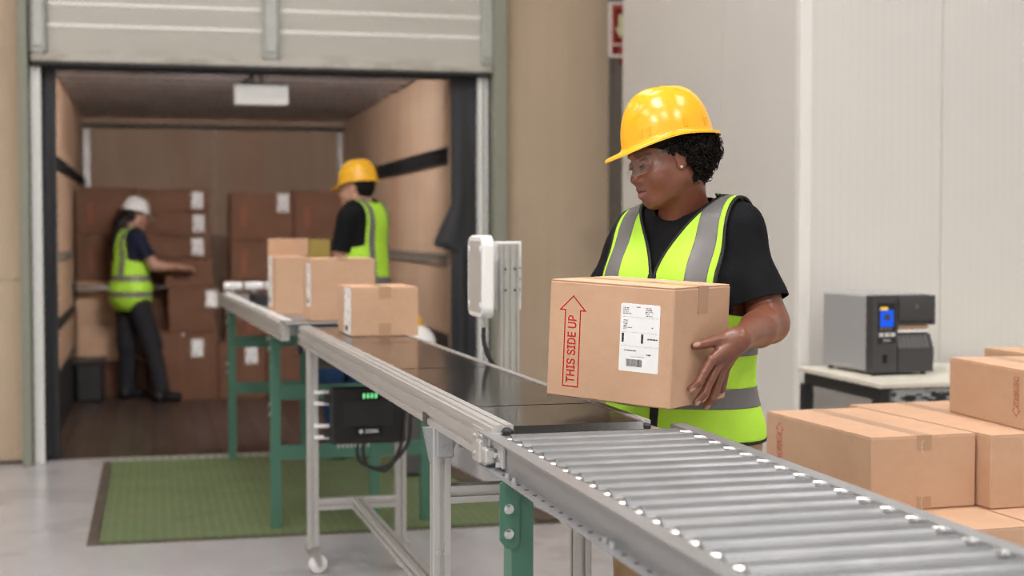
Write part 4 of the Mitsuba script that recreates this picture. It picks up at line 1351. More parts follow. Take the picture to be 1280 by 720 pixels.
def vnormals(m):
    v, f = np.asarray(m.vertices), np.asarray(m.faces)
    n = np.zeros_like(v)
    fn = np.cross(v[f[:, 1]] - v[f[:, 0]], v[f[:, 2]] - v[f[:, 0]])
    for k in range(3):
        np.add.at(n, f[:, k], fn)
    return n / (np.linalg.norm(n, axis=1, keepdims=True) + 1e-12)


def solidify(m, t, out=0.0, normals=None):
    """gives an open sheet the thickness t, inwards"""
    v, f = np.asarray(m.vertices), np.asarray(m.faces)
    n = vnormals(m)
    N = len(v)
    e = np.sort(np.vstack([f[:, [0, 1]], f[:, [1, 2]], f[:, [2, 0]]]), 1)
    d = np.vstack([f[:, [0, 1]], f[:, [1, 2]], f[:, [2, 0]]])
    _, inv, cnt = np.unique(e, axis=0, return_inverse=True, return_counts=True)
    bd = d[cnt[inv.ravel()] == 1]
    rim = np.vstack([np.stack([bd[:, 1], bd[:, 0], bd[:, 0] + N], 1), np.stack([bd[:, 1], bd[:, 0] + N, bd[:, 1] + N], 1)])
    return TM(np.vstack([v + n * out, v - n * t]), np.vstack([f, f[:, ::-1] + N, rim]))


def relax(m, it=4):
    """a little Taubin smoothing"""
    from scipy.sparse import coo_matrix
    v, f = np.array(m.vertices), np.asarray(m.faces)
    i = np.concatenate([f[:, 0], f[:, 1], f[:, 2], f[:, 1], f[:, 2], f[:, 0]])
    j = np.concatenate([f[:, 1], f[:, 2], f[:, 0], f[:, 0], f[:, 1], f[:, 2]])
    A = coo_matrix((np.ones(len(i)), (i, j)), shape=(len(v), len(v))).tocsr()
    deg = np.maximum(np.asarray(A.sum(1)).ravel(), 1)[:, None]
    for _ in range(it):
        for w in (.5, -.52):
            v = v + w * ((A @ v) / deg - v)
    return TM(v, f)


def rotz(psi):
    """columns: forward, left, up of a body that faces psi radians to the picture's left of the camera; axes are (right, away, up) of the camera"""
    return np.array([[-math.sin(psi), math.cos(psi), 0], [-math.cos(psi), -math.sin(psi), 0], [0, 0, 1.0]])


def head_frame(psi, pitch, roll=0.0):
    R = rotz(psi)
    c, s = math.cos(pitch), math.sin(pitch)
    P = np.array([[c, 0, s], [0, 1, 0], [-s, 0, c]])
    c, s = math.cos(roll), math.sin(roll)
    Q = np.array([[1, 0, 0], [0, c, -s], [0, s, c]])
    return R @ P @ Q


# the frame "camera right, away, up" in which the figures are posed, turned into the hall's frame
CAM = np.array([[CA, SA, 0, 0], [-SA, CA, 0, 0], [0, 0, 1, 0], [0, 0, 0, 1.0]])


def head_prims(male=False):
    j = 1.08 if male else 1.0
    P = [('e', (-.012, 0, .036), (.094, .0745, .084), None, 0),
         ('e', (.030, 0, -.020), (.060, .0615, .080), None, .03),
         ('c', (.005, .050, -.050), (.064, .014, -.089), .024, .018 * j, .03),
         ('c', (.005, -.050, -.050), (.064, -.014, -.089), .024, .018 * j, .03),
         ('e', (.071, 0, -.088), (.018 * j, .021 * j, .016 * j), None, .02),
         ('e', (.056, .036, -.034), (.032, .030, .030), None, .022),
         ('e', (.056, -.036, -.034), (.032, .030, .030), None, .022),
         ('c', (.082, .026, .025), (.082, -.026, .025), .0115, .0115, .022),
         # eye sockets
         ('e', (.097, .032, .005), (.017, .019, .0135), None, -.016),
         ('e', (.097, -.032, .005), (.017, .019, .0135), None, -.016),
         # nose
         ('c', (.084, 0, .012), (.099, 0, -.026), .0075, .0115, .012),
         ('e', (.100, 0, -.030), (.0135, .0130, .0110), None, .008),
         ('e', (.091, .0175, -.034), (.0130, .0095, .0090), None, .006),
         ('e', (.091, -.0175, -.034), (.0130, .0095, .0090), None, .006),
         ('e', (.100, .0085, -.0425), (.0055, .0045, .0035), None, -.003),
         ('e', (.100, -.0085, -.0425), (.0055, .0045, .0035), None, -.003),
         # muzzle and lips
         ('e', (.078, 0, -.060), (.022, .028, .024), None, .02),
         ('c', (.0965, 0, -.0555), (.082, .0245, -.0605), .0082, .0038, .005),
         ('c', (.0965, 0, -.0555), (.082, -.0245, -.0605), .0082, .0038, .005),
         ('c', (.0945, 0, -.0705), (.081, .0215, -.0640), .0100, .0040, .005),
         ('c', (.0945, 0, -.0705), (.081, -.0215, -.0640), .0100, .0040, .005),
         ('c', (.1050, 0, -.0628), (.0890, .0235, -.0622), .0022, .0014, -.003),
         ('c', (.1050, 0, -.0628), (.0890, -.0235, -.0622), .0022, .0014, -.003),
         # eyelids
         ('e', (.0795, .032, .0035), (.0145, .0160, .0125), None, .004),
         ('e', (.0795, -.032, .0035), (.0145, .0160, .0125), None, .004)]
    for s in (1, -1):
        P += [('e', (.004, s * .0755, -.002), (.017, .0075, .031), None, .006),
              ('e', (.007, s * .0845, .005), (.0075, .0040, .013), None, -.004),
              ('e', (.010, s * .0755, -.026), (.0095, .007, .0095), None, .006)]
    return P


def helmet(M, key, mname, band='m_hat_band', scale_=1.0):
    nu, nv = 96, 30
    ph = np.linspace(0, 2 * np.pi, nu, endpoint=False)
    cf, sf = np.cos(ph), np.sin(ph)
    A = np.where(cf > 0, .120, .112)
    Wd = .101

    def ring(t):
        a = t * np.pi / 2
        rr = np.cos(a) ** .80
        hh = np.sin(a) ** 1.04
        x, y, z = A * cf * rr * (1 - .05 * t * (cf > 0)), Wd * sf * rr, .121 * hh + 0 * cf
        ridge = np.exp(-(y / .019) ** 4) * .0055 * np.sin(min(t * 1.12, 1) * np.pi) ** .5 if t > 0 else 0 * cf
        side = -np.exp(-((np.abs(y) - .034) / .010) ** 2) * .0022 * math.sin(math.pi * min(max(t, 0), 1))
        g = 1 + (ridge + side) / .11
        z = z + (-.024 * np.clip(cf, 0, 1) ** 1.6 - .006 * np.clip(-cf, 0, 1) ** 2) * (1 - min(t, 1)) ** 3
        return np.stack([x * g, y * g, z * (1 + (ridge + side) / .13)], 1)
    brim_w = .0115 + .036 * np.clip(cf, 0, 1) ** 2.4 + .008 * np.clip(-cf, 0, 1) ** 2
    rings = []
    for s, lift in ((1.0, -.0035), (1.0, .0), (.92, .002), (.6, .0015), (.25, .002), (.06, .005)):
        b = ring(0.0)
        r0 = np.linalg.norm(b[:, :2], axis=1)
        g = (r0 + brim_w * s) / r0
        drop = -(.16 * np.clip(cf, 0, 1) ** 1.5 + .16) * brim_w * s
        rings.append(np.stack([b[:, 0] * g, b[:, 1] * g, b[:, 2] + drop + lift], 1))
    for t in np.linspace(.035, .985, nv):
        b = ring(t)
        b[:, 2] += .004
        rings.append(b)
    V = np.vstack(rings + [np.array([[0, 0, .125 + .0045]])])
    nr = len(rings)
    f = []
    for i in range(nr - 1):
        for j in range(nu):
            k = (j + 1) % nu
            f += [(i * nu + j, i * nu + k, (i + 1) * nu + k), (i * nu + j, (i + 1) * nu + k, (i + 1) * nu + j)]
    for j in range(nu):
        f.append(((nr - 1) * nu + j, (nr - 1) * nu + (j + 1) % nu, nr * nu))
    # inner skin
    Vi = V * np.array([.972, .965, .968]) + np.array([0, 0, -.0012])
    Vi[:nu * 2] = V[:nu * 2] + np.array([0, 0, -.001])
    off = len(V)
    f2 = [(a + off, c + off, b + off) for a, b, c in f]
    f3 = []
    for j in range(nu):
        k = (j + 1) % nu
        f3 += [(j, off + k, k), (j, off + j, off + k)]
    m = TM(np.vstack([V, Vi]), f + f2 + f3)
    m.apply_scale(scale_)
    m.apply_transform(M)
    hk = add('hard_hat', m, mname, key, 50)
    b2 = []
    for a0, a1 in [(i * 2 * math.pi / 40, (i + 1) * 2 * math.pi / 40) for i in range(40)]:
        p0 = np.array([.098 * math.cos(a0), .084 * math.sin(a0), .010])
        p1 = np.array([.098 * math.cos(a1), .084 * math.sin(a1), .010])
        b2.append(beam(sbox(-.0012, -.012, .0012, .012), p0, p1, (math.cos(a0), math.sin(a0), 0)))
    bm = cat(b2)
    bm.apply_scale(scale_)
    bm.apply_transform(M)
    add('headband', bm, band, hk, False)
    tabs = []
    for sgn in (1, -1):
        for a in (38, 52, 96, 128):
            a_ = math.radians(a) * sgn
            r = ring(.10)
            i = int((a_ % (2 * math.pi)) / (2 * math.pi) * nu)
            c = r[i] * 1.012
            t = bx(-.0012, .0012, -.0045, .0045, -.011, .011, .001)
            t.apply_transform(trimesh.transformations.rotation_matrix(math.atan2(c[1] / Wd, c[0] / .116), (0, 0, 1)))
            t.apply_translation((c[0], c[1], c[2] + .006))
            tabs.append(t)
    for tm in tabs:
        tm.apply_scale(scale_)
        tm.apply_transform(M)
        add('slot_cover', tm, mname, hk, False)
    return hk


def glasses(M, key, half=None):
    th = np.linspace(-1.18, 1.18, 41)
    vv = np.linspace(0, 1, 13)
    pts = []
    for v in vv:
        top = .0255 - .004 * (np.abs(th) / 1.18) ** 2
        notch = .020 * np.exp(-(th / .17) ** 2)
        bot = -.0235 + notch + .013 * (np.abs(th) / 1.18) ** 3
        z = top * v + bot * (1 - v)
        bul = .004 * np.sin(v * math.pi)
        pts.append(np.stack([.020 + (.0945 + bul) * np.cos(th) ** .9, (.0765 + bul) * np.sin(th), z], 1))
    a = np.array(pts)
    nv, nu = a.shape[:2]
    f = []
    for i in range(nv - 1):
        for j in range(nu - 1):
            p, q, r, s = i * nu + j, i * nu + j + 1, (i + 1) * nu + j + 1, (i + 1) * nu + j
            f += [(p, r, q), (p, s, r)]
    m = mv(TM(a.reshape(-1, 3), f), M)
    k = add('safety_glasses', mv(cat([tube([a[0, i] for i in range(8, nu - 7, 1)], .00045, 5)] + [bx(.0525, .0565, s * .0755 - .001, s * .0755 + .001, .008, .022, .0008) for s in (1, -1)]), M), 'm_grey_face', key)
    add('lens', m, 'm_lens', k, True)
    for s in (1, -1):
        pl = np.array([(.056, .0765), (.035, .0785), (.01, .0805), (-.015, .0815)])
        V = [(x, s * y, .015 + dz * (1 - .25 * i / 3)) for i, (x, y) in enumerate(pl) for dz in (-.0075, .0075)]
        F = []
        for i in range(3):
            F += [(2 * i, 2 * i + 2, 2 * i + 3), (2 * i, 2 * i + 3, 2 * i + 1)]
        add('temple', mv(TM(V, F), M), 'm_clear', k, True)
    return k


def to_mat(R, c):
    M = np.eye(4)
    M[:3, :3] = R
    M[:3, 3] = c
    return CAM @ M


SKIN_DARK = np.array([.186, .067, .040])
SKIN_WARM = np.array([.50, .27, .185])


def skin_colors(v, base, R, c, nails=(), lips=(.22, .078, .066), brow=(.02, .012, .010)):
    """albedo per vertex: lips, eyebrows, lashes line and nails"""
    q = (v - np.asarray(c)) @ R
    col = np.tile(base, (len(v), 1))
    nz = meshkit.fbm(v * 45, 3)
    col = col * (.90 + .22 * nz)[:, None]
    x, y, z = q.T
    near = (np.abs(q) < .13).all(1)
    lip = near * np.clip(1.3 - (np.abs(y) / .024) ** 2 - ((z + .0625) / .0125) ** 2, 0, .35) / .35 * (x > .079)
    lc = np.where((z < -.0635)[:, None], np.array(lips) * np.array([1.2, 1.3, 1.3]), np.array(lips) * .80)
    col = col * (1 - lip[:, None]) + lc * lip[:, None]
    ln = near * np.exp(-((z + .0627) / .0018) ** 2) * (np.abs(y) < .024) * (x > .082) * .75
    col = col * (1 - ln[:, None]) + np.array([.02, .008, .006]) * ln[:, None]
    br = near * np.clip(1 - ((np.abs(y) - .033) / .020) ** 4 - ((z - .0265 + .25 * np.maximum(np.abs(y) - .03, 0)) / .0048) ** 2, 0, .5) * 2 * (x > .06) * .8
    col = col * (1 - br[:, None]) + np.array(brow) * br[:, None]
    ln = near * np.exp(-((z + .0050) / .0016) ** 2) * (np.abs(np.abs(y) - .033) < .0155) * (x > .07) * .9
    col = col * (1 - ln[:, None]) + np.array([.008, .006, .006]) * ln[:, None]
    for p, d, r in nails:
        w = np.linalg.norm((v - np.asarray(p)) - np.outer((v - np.asarray(p)) @ d, d) * .45, axis=1)
        t = np.clip((r - w) / (r * .25), 0, 1)
        col = col * (1 - t[:, None]) + np.array([.42, .235, .19]) * t[:, None]
    return col


def finish_body(parts, base, R, c, key, nails=(), **kw):
    m = cat(parts)
    col = skin_colors(np.asarray(m.vertices), base, R, c, nails, **kw)
    m = mv(m, CAM)
    add('body', m, 'm_skin', key, True, color=col)


def torso_frame(center, psi):
    R = rotz(psi)
    f, l = R[:, 0], R[:, 1]
    c = np.array([center[0], center[1], 0.])
    pt = lambda a, b, z: c + a * l + b * f + np.array([0, 0, z])  # noqa: E731
    loc = lambda v: np.stack([(v - c) @ l, (v - c) @ f, v[:, 2]], 1)  # noqa: E731
    return R, pt, loc


def torso_prims(R, pt, zs, w=1.0, bust=0.0, dep=1.0, tilt=0.0):
    """zs: heights of shoulders, chest, waist, hips"""
    RR = R[:, [1, 0, 2]] * np.array([1, 1, 1])
    sh, chs, wa, hp = zs
    P = [('e', pt(0, 0, chs), (.178 * w, .118 * dep, .20), RR, 0),
         ('e', pt(0, .0, wa), (.165 * w, .118 * dep, .17), RR, .06),
         ('e', pt(0, -.005, hp), (.190 * w, .135 * dep, .15), RR, .06),
         ('c', pt(-.135 * w, -.01, sh - .01 - tilt), pt(.135 * w, -.01, sh - .01 + tilt * .2), .060, .060, .06),
         ('e', pt(0, -.03, sh - .06), (.16 * w, .085 * dep, .11), RR, .05)]
    if bust:
        P += [('e', pt(s * .078, .075 * dep, chs + .0), (.078, .070 * bust, .082), None, .05) for s in (1, -1)]
    return P


def clothing_wrinkle(p, amp, seed=0, sc=(9, 9, 5)):
    return amp * (meshkit.fbm(p * np.array(sc) + seed, 3, seed) - .5)


def make_vest(key, TS, R, pt, loc, zs, off, hem, vbottom, vtop_w, ztop_front, stripes_a, bands, half_sh, arm_low, box, seed, h=.007, flare=.03, trim=.007, amp=.012):
    def f(p):
        d = blend(p, TS) - off
        q = loc(p)
        fl = flare * np.clip((zs[1] - q[:, 2]) / .35, 0, 1)
        return d - fl - clothing_wrinkle(p, amp * np.clip((zs[0] - q[:, 2]) / .25 + .15, 0, 1), seed)
    m = relax(isosurface(f, *box, h), 3)
    q = loc(np.asarray(m.vertices))
    a, b, z = q.T

    def region(a, b, z):
        s = z - hem
        # arm holes
        hw = half_sh + np.clip((arm_low - z) / .06, 0, 1) ** 2 * .30
        s = np.minimum(s, hw - np.abs(a))
        # front V and the straight opening below it, neck hole behind
        vf = np.abs(a) - np.clip((z - vbottom) / (ztop_front - vbottom), 0, 1.6) ** 1.55 * vtop_w
        s = np.where((b > -.02) & (z > vbottom - .03), np.minimum(s, np.where(z > vbottom, vf * .92, 1.0)), s)
        neck = np.hypot(a, (b + .015)) - .078
        s = np.where(z > zs[0] - .02, np.minimum(s, neck), s)
        return s
    s = region(a, b, z)
    vest, _ = split(m, s)
    q = loc(np.asarray(vest.vertices))
    a, b, z = q.T
    zip_ = np.where((b > 0) & (z < vbottom + .01), np.abs(a) - trim * .55, 1.0)
    tr, rest = split(vest, trim - np.minimum(region(a, b, z), zip_ + trim * .0))
    q = loc(np.asarray(rest.vertices))
    a, b, z = q.T
    st = np.full(len(a), -1.0)
    for (a0, a1) in stripes_a:
        st = np.maximum(st, np.where(z > bands[-1][1] + .001, np.minimum(np.abs(a) - a0, a1 - np.abs(a)), -1))
    for (z0, z1) in bands:
        st = np.maximum(st, np.minimum(z - z0, z1 - z))
    sp, fab = split(rest, st)
    vk = add('vest', mv(solidify(fab, .0025), CAM), 'm_vest', key, True)
    for g_ in sorted(trimesh.graph.connected_components(sp.face_adjacency, nodes=np.arange(len(sp.faces)), min_len=8), key=len, reverse=True):
        one = TM(sp.vertices, sp.faces[g_])
        one.remove_unreferenced_vertices()
        add('reflective_stripe', mv(solidify(one, .003, .0012), CAM), 'm_stripe', vk, True)
    add('edge_trim', mv(solidify(tr, .004, .0018), CAM), 'm_trim', vk, True)
    return vk


# ------------------------------------------------------------------ the woman with the carton
W = thing('person', 'woman in yellow helmet, clear glasses and lime vest lifting a carton beside the belt', 'person')
psi = math.radians(34)
R, pt, loc = torso_frame((.428, 3.715), psi)
HR = head_frame(math.radians(71), math.radians(15), math.radians(4))
HC = np.array([.385, 3.64, 1.598])
hd = lambda x, y, z: HC + HR @ np.array([x, y, z])  # noqa: E731
ZS = (1.425, 1.27, 1.09, .92)
TS = torso_prims(R, pt, ZS, w=1.06, bust=1.0, dep=1.05, tilt=.036)
NB = pt(0, -.02, 1.425)
SH_L, SH_R = np.array([.570, 3.630, 1.398]), np.array([.290, 3.815, 1.360])
EL_L, EL_R = np.array([.622, 3.575, 1.195]), np.array([.205, 3.77, 1.165])
# hands in the carton's own directions: u along its side, n out of it
HU, HN = np.array([.580, .814, 0]), np.array([.814, -.580, 0])
HO = np.array([.3425, 3.2, 0])
hp_ = lambda u, n, z: HO + HU * u + HN * n + np.array([0, 0, z])  # noqa: E731


def hand_prims(J, s=1.0):
    P = [('c', J['w'], J['w'] * .55 + J['mM'] * .45, .024 * s, .023 * s, 0)]
    for f_ in 'imrp':
        r = .0102 if f_ != 'p' else .0088
        P += [('c', J['w'] * .75 + J[f_ + 'M'] * .25, J[f_ + 'M'], .018 * s, .0122 * s, .012)]
        P += [('c', J[f_ + 'M'], J[f_ + 'P'], (r + .0014) * s, (r + .0002) * s, .0035), ('c', J[f_ + 'P'], J[f_ + 'D'], r * s, (r - .0007) * s, .002), ('c', J[f_ + 'D'], J[f_ + 'T'], (r - .0007) * s, (r - .0018) * s, .002)]
    P += [('c', J['w'] * .6 + J['tC'] * .4, J['tC'], .018 * s, .017 * s, .012), ('c', J['tC'], J['tM'], .0165 * s, .0135 * s, .010), ('c', J['tM'], J['tI'], .0125 * s, .0110 * s, .003), ('c', J['tI'], J['tT'], .0110 * s, .0088 * s, .002)]
    return P


JL = {'w': hp_(.19, .07, 1.1768), 'iM': hp_(.125, .035, 1.1313), 'iP': hp_(.103, .027, 1.1034), 'iT': hp_(.0775, .0095, 1.0702),
      'mM': hp_(.154, .037, 1.1208), 'mP': hp_(.130, .029, 1.0859), 'mT': hp_(.101, .0095, 1.0376),
      'rM': hp_(.18, .035, 1.1135), 'rP': hp_(.163, .027, 1.0644), 'rT': hp_(.146, .010, 1.0250),
      'pM': hp_(.206, .030, 1.1115), 'pP': hp_(.208, .022, 1.0764), 'pT': hp_(.2075, .009, 1.0470),
      'tC': hp_(.176, .056, 1.1795), 'tM': hp_(.142, .033, 1.1729), 'tI': hp_(.121, .0205, 1.1678), 'tT': hp_(.0935, .0105, 1.1640)}
for f_ in 'imrp':
    JL[f_ + 'D'] = JL[f_ + 'P'] * .42 + JL[f_ + 'T'] * .58 + HN * .0055
HO2 = np.array([.0785, 3.376, 0])
hq = lambda u, n, z: HO2 + HU * u - HN * n + np.array([0, 0, z])  # noqa: E731
JR = {'w': hq(.20, .062, 1.185), 'iM': hq(.115, .032, 1.160), 'iP': hq(.085, .026, 1.135), 'iT': hq(.060, .0105, 1.100), 'mM': hq(.135, .036, 1.142), 'mP': hq(.110, .029, 1.108), 'mT': hq(.090, .0105, 1.066),
      'rM': hq(.158, .034, 1.130), 'rP': hq(.140, .027, 1.095), 'rT': hq(.128, .011, 1.058), 'pM': hq(.180, .030, 1.125), 'pP': hq(.172, .022, 1.094), 'pT': hq(.165, .010, 1.066),
      'tC': hq(.165, .050, 1.195), 'tM': hq(.135, .032, 1.195), 'tI': hq(.11, .020, 1.196), 'tT': hq(.088, .011, 1.197)}
for f_ in 'imrp':
    JR[f_ + 'D'] = JR[f_ + 'P'] * .42 + JR[f_ + 'T'] * .58 - HN * .0055


def arm_prims(sh, el, wr, ru=.056, re=.044, rw=.0245):
    mid = el * .62 + wr * .38
    return [('c', sh, el, ru, re, .03), ('c', el, mid, re * 1.03, re * .93, .025), ('c', mid, wr, re * .93, rw, .02)]


AL = arm_prims(SH_L, EL_L, JL['w'])
AR = arm_prims(SH_R, EL_R, JR['w'])
HEADP = []
for pr_ in head_prims():
    if pr_[0] == 'c':
        HEADP.append(('c', hd(*pr_[1]), hd(*pr_[2])) + pr_[3:])
    else:
        HEADP.append(('e', hd(*pr_[1]), pr_[2], HR, pr_[-1]))
NECK = [('c', hd(-.022, 0, -.045), NB, .054, .060, .028), ('c', NB, pt(.10, -.02, 1.41), .052, .045, .05), ('c', NB, pt(-.10, -.02, 1.39), .052, .045, .05), ('c', hd(.004, 0, -.075), pt(0, .025, 1.41), .036, .040, .03)]
CHEST = [('e', pt(0, -.01, 1.36), (.15, .09, .09), R[:, [1, 0, 2]], .04)]
b_head = relax(isosurface(lambda p: blend(p, HEADP + NECK + CHEST), HC - np.array([.16, .17, .215]), HC + np.array([.18, .17, .155]), .0027), 2)
zz = np.asarray(b_head.vertices)[:, 2]
b_head, _ = split(b_head, zz - (HC[2] - .200))
HANDL = hand_prims(JL)
wl = np.array([JL['w'], EL_L, JL['rT'], JL['tT']])
lo, hi = wl.min(0) - .075, wl.max(0) + .075
hi[2] = 1.30
b_arm = relax(isosurface(lambda p: np.minimum(smin(blend(p, AL), blend(p, HANDL), .02), 9), lo, hi, .0026), 2)
lo, hi = np.array([.03, 3.33, 1.0]), np.array([.40, 3.95, 1.36])
HANDR = hand_prims(JR)
b_armr = relax(isosurface(lambda p: smin(blend(p, AR), blend(p, HANDR), .02), lo, hi, .0045), 2)
LEGS = []
FEET = [pt(.20, .02, 0), pt(-.01, .09, 0)]
for s, ft in zip((1, -1), FEET):
    hip, knee, ank = pt(s * .092, 0, .90), (pt(s * .092, 0, .90) + ft) / 2 + R[:, 0] * .025, ft + np.array([0, 0, .10])
    LEGS += [('c', hip, knee, .092, .062, .04), ('c', knee, ank, .060, .040, .03)]
b_rest = isosurface(lambda p: blend(p, TS + LEGS) + .018 * np.clip((1.05 - p[:, 2]) / .1, 0, 1), (.05, 3.30, .06), (.80, 4.1, 1.40), .012)
nails = []
for f_, dn in (('i', HN), ('m', HN), ('r', HN), ('p', HN)):
    ax = (JL[f_ + 'T'] - JL[f_ + 'D'])
    ax /= np.linalg.norm(ax)
    nails.append((JL[f_ + 'T'] + ax * .003 + HN * .007 - HU * .001, ax, .0062))
ax = (JL['tT'] - JL['tI']) / np.linalg.norm(JL['tT'] - JL['tI'])
nails.append((JL['tT'] + ax * .002 + HN * .006 + np.array([0, 0, .005]), ax, .0068))
finish_body([b_head, b_arm, b_armr, b_rest], SKIN_DARK, HR, HC, W, nails)
# lowered lids: a dark line of lashes on each
for s in (1, -1):
    y_ = np.linspace(-.0135, .0135, 9)
    z_ = -.0062 + .0030 * (y_ / .0135) ** 2
    x_ = .0795 + .0145 * np.sqrt(np.maximum(1 - (y_ / .0160) ** 2 - (z_ / .0125) ** 2, .02)) + .0012
    lash = tube(np.stack([x_, .032 * s + y_, .0035 + z_], 1), .0018, 6)
    add('eyelashes', mv(lash, to_mat(HR, HC)), 'm_hair_black', W, True)
add('earring', mv(trimesh.creation.icosphere(subdivisions=2, radius=.0042), to_mat(HR, hd(.013, .084, -.029))), 'm_chrome', W, True)
add('earring', mv(trimesh.creation.icosphere(subdivisions=2, radius=.0042), to_mat(HR, hd(.013, -.084, -.029))), 'm_chrome', W, True)
# hair: a dense cap of curls
r_ = np.random.default_rng(5)
HCEN, HRAD = np.array([-.022, 0, .006]), np.array([.106, .092, .088])


def hair_ok(q):
    x, y, z = q.T
    front_lim = np.where(z > .040, .076, np.where(z > -.006, .076 - (.040 - z) * 1.7, np.where(z > -.03, -.010, -.022)))
    return (x < front_lim) & (z < .045 - .25 * np.abs(x + .02)) & (z > -.098)


def hair_sdf(p):
    q = (p - HC) @ HR
    d = ell(q, HCEN, HRAD - .007)
    d = np.minimum(d, ell(q, (-.012, 0, .036), (.100, .082, .088)))
    d = d + .016 * (meshkit.fbm(q * 55, 2, 3) - .5)
    d = smax(d, q[:, 2] - .055, .01)
    d = smax(d, q[:, 0] - np.clip(.076 - (.040 - q[:, 2]) * 1.7, -.018, .076), .012)
    return d


hm_ = isosurface(hair_sdf, HC - .19, HC + .19, .0045)
th = np.linspace(0, 2 * np.pi * 1.4, 9)
hel = tube(np.stack([.0052 * np.cos(th), .0052 * np.sin(th), th / th[-1] * .012 - .003], 1)[::2], .0012, 3)
d_ = r_.normal(size=(4200, 3))
d_ /= np.linalg.norm(d_, axis=1, keepdims=True)
q = HCEN + d_ * (HRAD - r_.uniform(-.004, .014, (4200, 1)) + .012 * (meshkit.noise(d_ * 6)[:, None] - .5) - .010 * np.clip(d_[:, :1], 0, 1))
d2 = r_.normal(size=(1500, 3))
d2 /= np.linalg.norm(d2, axis=1, keepdims=True)
q = np.vstack([q, np.array([-.012, 0, .036]) + d2 * np.array([.102, .083, .090])])
d_ = np.vstack([d_, d2])
sel = hair_ok(q)
q, d_ = q[sel], d_[sel]
parts_ = [mv(hm_, CAM)]
for c, n_ in zip(q, d_):
    Mx = basis(c, c + n_ + r_.normal(size=3) * .5, r_.normal(size=3))
    Mx[:3, :3] *= r_.uniform(.7, 1.35)
    parts_.append((Mx, ))
vs, fs, o = [np.asarray(parts_[0].vertices)], [np.asarray(parts_[0].faces)], len(parts_[0].vertices)
HM = to_mat(HR, HC)
hv, hf = np.asarray(hel.vertices), np.asarray(hel.faces)
for (Mx,) in parts_[1:]:
    MM = HM @ Mx
    vs.append(hv @ MM[:3, :3].T + MM[:3, 3])
    fs.append(hf + o)
    o += len(hv)
add('hair', TM(np.vstack(vs), np.vstack(fs)), 'm_hair', W, False)
hatR = head_frame(math.radians(73), math.radians(7.5), math.radians(4))
helmet(to_mat(hatR, hd(-.012, 0, .049)), W, 'm_yellow_hat')
glasses(to_mat(HR, hd(0, 0, .002)), W)
# shirt
SL = lambda sh, el, t: sh + (el - sh) * t  # noqa: E731
SLV = [('c', SH_L + np.array([-.02, .01, -.005]), SL(SH_L, EL_L, .80), .066, .0660, .04), ('c', SH_R + np.array([.02, -.01, -.005]), SL(SH_R, EL_R, .80), .066, .0660, .04)]


def shirt_f(p):
    d = smin(blend(p, TS), blend(p, [('c', NB, pt(.12, -.02, 1.415), .055, .05, .0), ('c', NB, pt(-.12, -.02, 1.392), .055, .05, .04)]), .05) - .010
    return smin(d, blend(p, SLV), .03) - clothing_wrinkle(p, .013, 2, (11, 11, 8))


sm = relax(isosurface(shirt_f, (.02, 3.35, .92), (.82, 4.05, 1.56), .0062), 3)
v = np.asarray(sm.vertices)
s = v[:, 2] - .96
for sh, el in ((SH_L, EL_L), (SH_R, EL_R)):
    ax = (el - sh) / np.linalg.norm(el - sh)
    t = (v - sh) @ ax
    dist = np.linalg.norm(v - sh - np.outer(t, ax), axis=1)
    L = np.linalg.norm(el - sh)
    s = np.where((dist < .088) & (np.abs(loc(v)[:, 0]) > .15), np.minimum(s, L * .74 - t), s)
nk = hd(-.022, 0, -.045) - NB
nk /= np.linalg.norm(nk)
t = (v - NB) @ nk
dist = np.linalg.norm(v - NB - np.outer(t, nk), axis=1)
q = loc(v)
s = np.minimum(s, np.where(t > -.08, dist - (.071 + .28 * np.maximum(-t - .015, 0) * (q[:, 1] < .03) * 0), 1))
fn = np.hypot(q[:, 0], (q[:, 1] - .018) * .9) - .060
s = np.where((v[:, 2] > 1.36) & (q[:, 1] > 0), np.minimum(s, fn), s)
sm, _ = split(sm, s)
add('shirt', mv(solidify(sm, .003), CAM), 'm_shirt', W, True)
make_vest(W, TS + [('c', NB, pt(.12, -.02, 1.415), .055, .05, .04), ('c', NB, pt(-.12, -.02, 1.392), .055, .05, .04)], R, pt, loc, ZS, .021, .900, 1.302, .088, 1.475, [(.090, .138)], [(.988, 1.036), (1.115, 1.160)], .158, 1.235, ((.02, 3.35, .84), (.82, 4.05, 1.58)), 4, h=.0062, flare=-.006)
# trousers and boots
TP = [('e', pt(0, -.005, .92), (.195, .142, .13), R[:, [1, 0, 2]], 0)] + [(a_[0], a_[1], a_[2], a_[3] + .018, a_[4] + .024, .03) for a_ in LEGS]
tr_m = isosurface(lambda p: blend(p, TP) - clothing_wrinkle(p, .02, 6, (10, 10, 9)), (.05, 3.30, .02), (.80, 4.15, 1.08), .010)
v = np.asarray(tr_m.vertices)
tr_m, _ = split(tr_m, np.minimum(v[:, 2] - .055, 1.0 - v[:, 2]))
add('trousers', mv(solidify(tr_m, .003), CAM), 'm_khaki', W, True)


def boot(ft, fwd, key, mname, hgt=.13):
    f = np.array([fwd[0], fwd[1], 0])
    a = ft + np.array([0, 0, .05])
    P = [('c', ft + np.array([0, 0, .10]), ft + np.array([0, 0, .055]) - f * .02, .05, .05, 0), ('c', a - f * .02, ft + f * .14 + np.array([0, 0, .038]), .048, .040, .03)]
    g = lambda p: smax(blend(p, P), .0015 - p[:, 2], .006)  # noqa: E731
    m = isosurface(g, ft - .26, ft + np.array([.26, .26, .2]), .007)
    add('boot', mv(m, CAM), mname, key, True)


for ft in FEET:
    boot(ft, R[:, 0], W, 'm_boot')


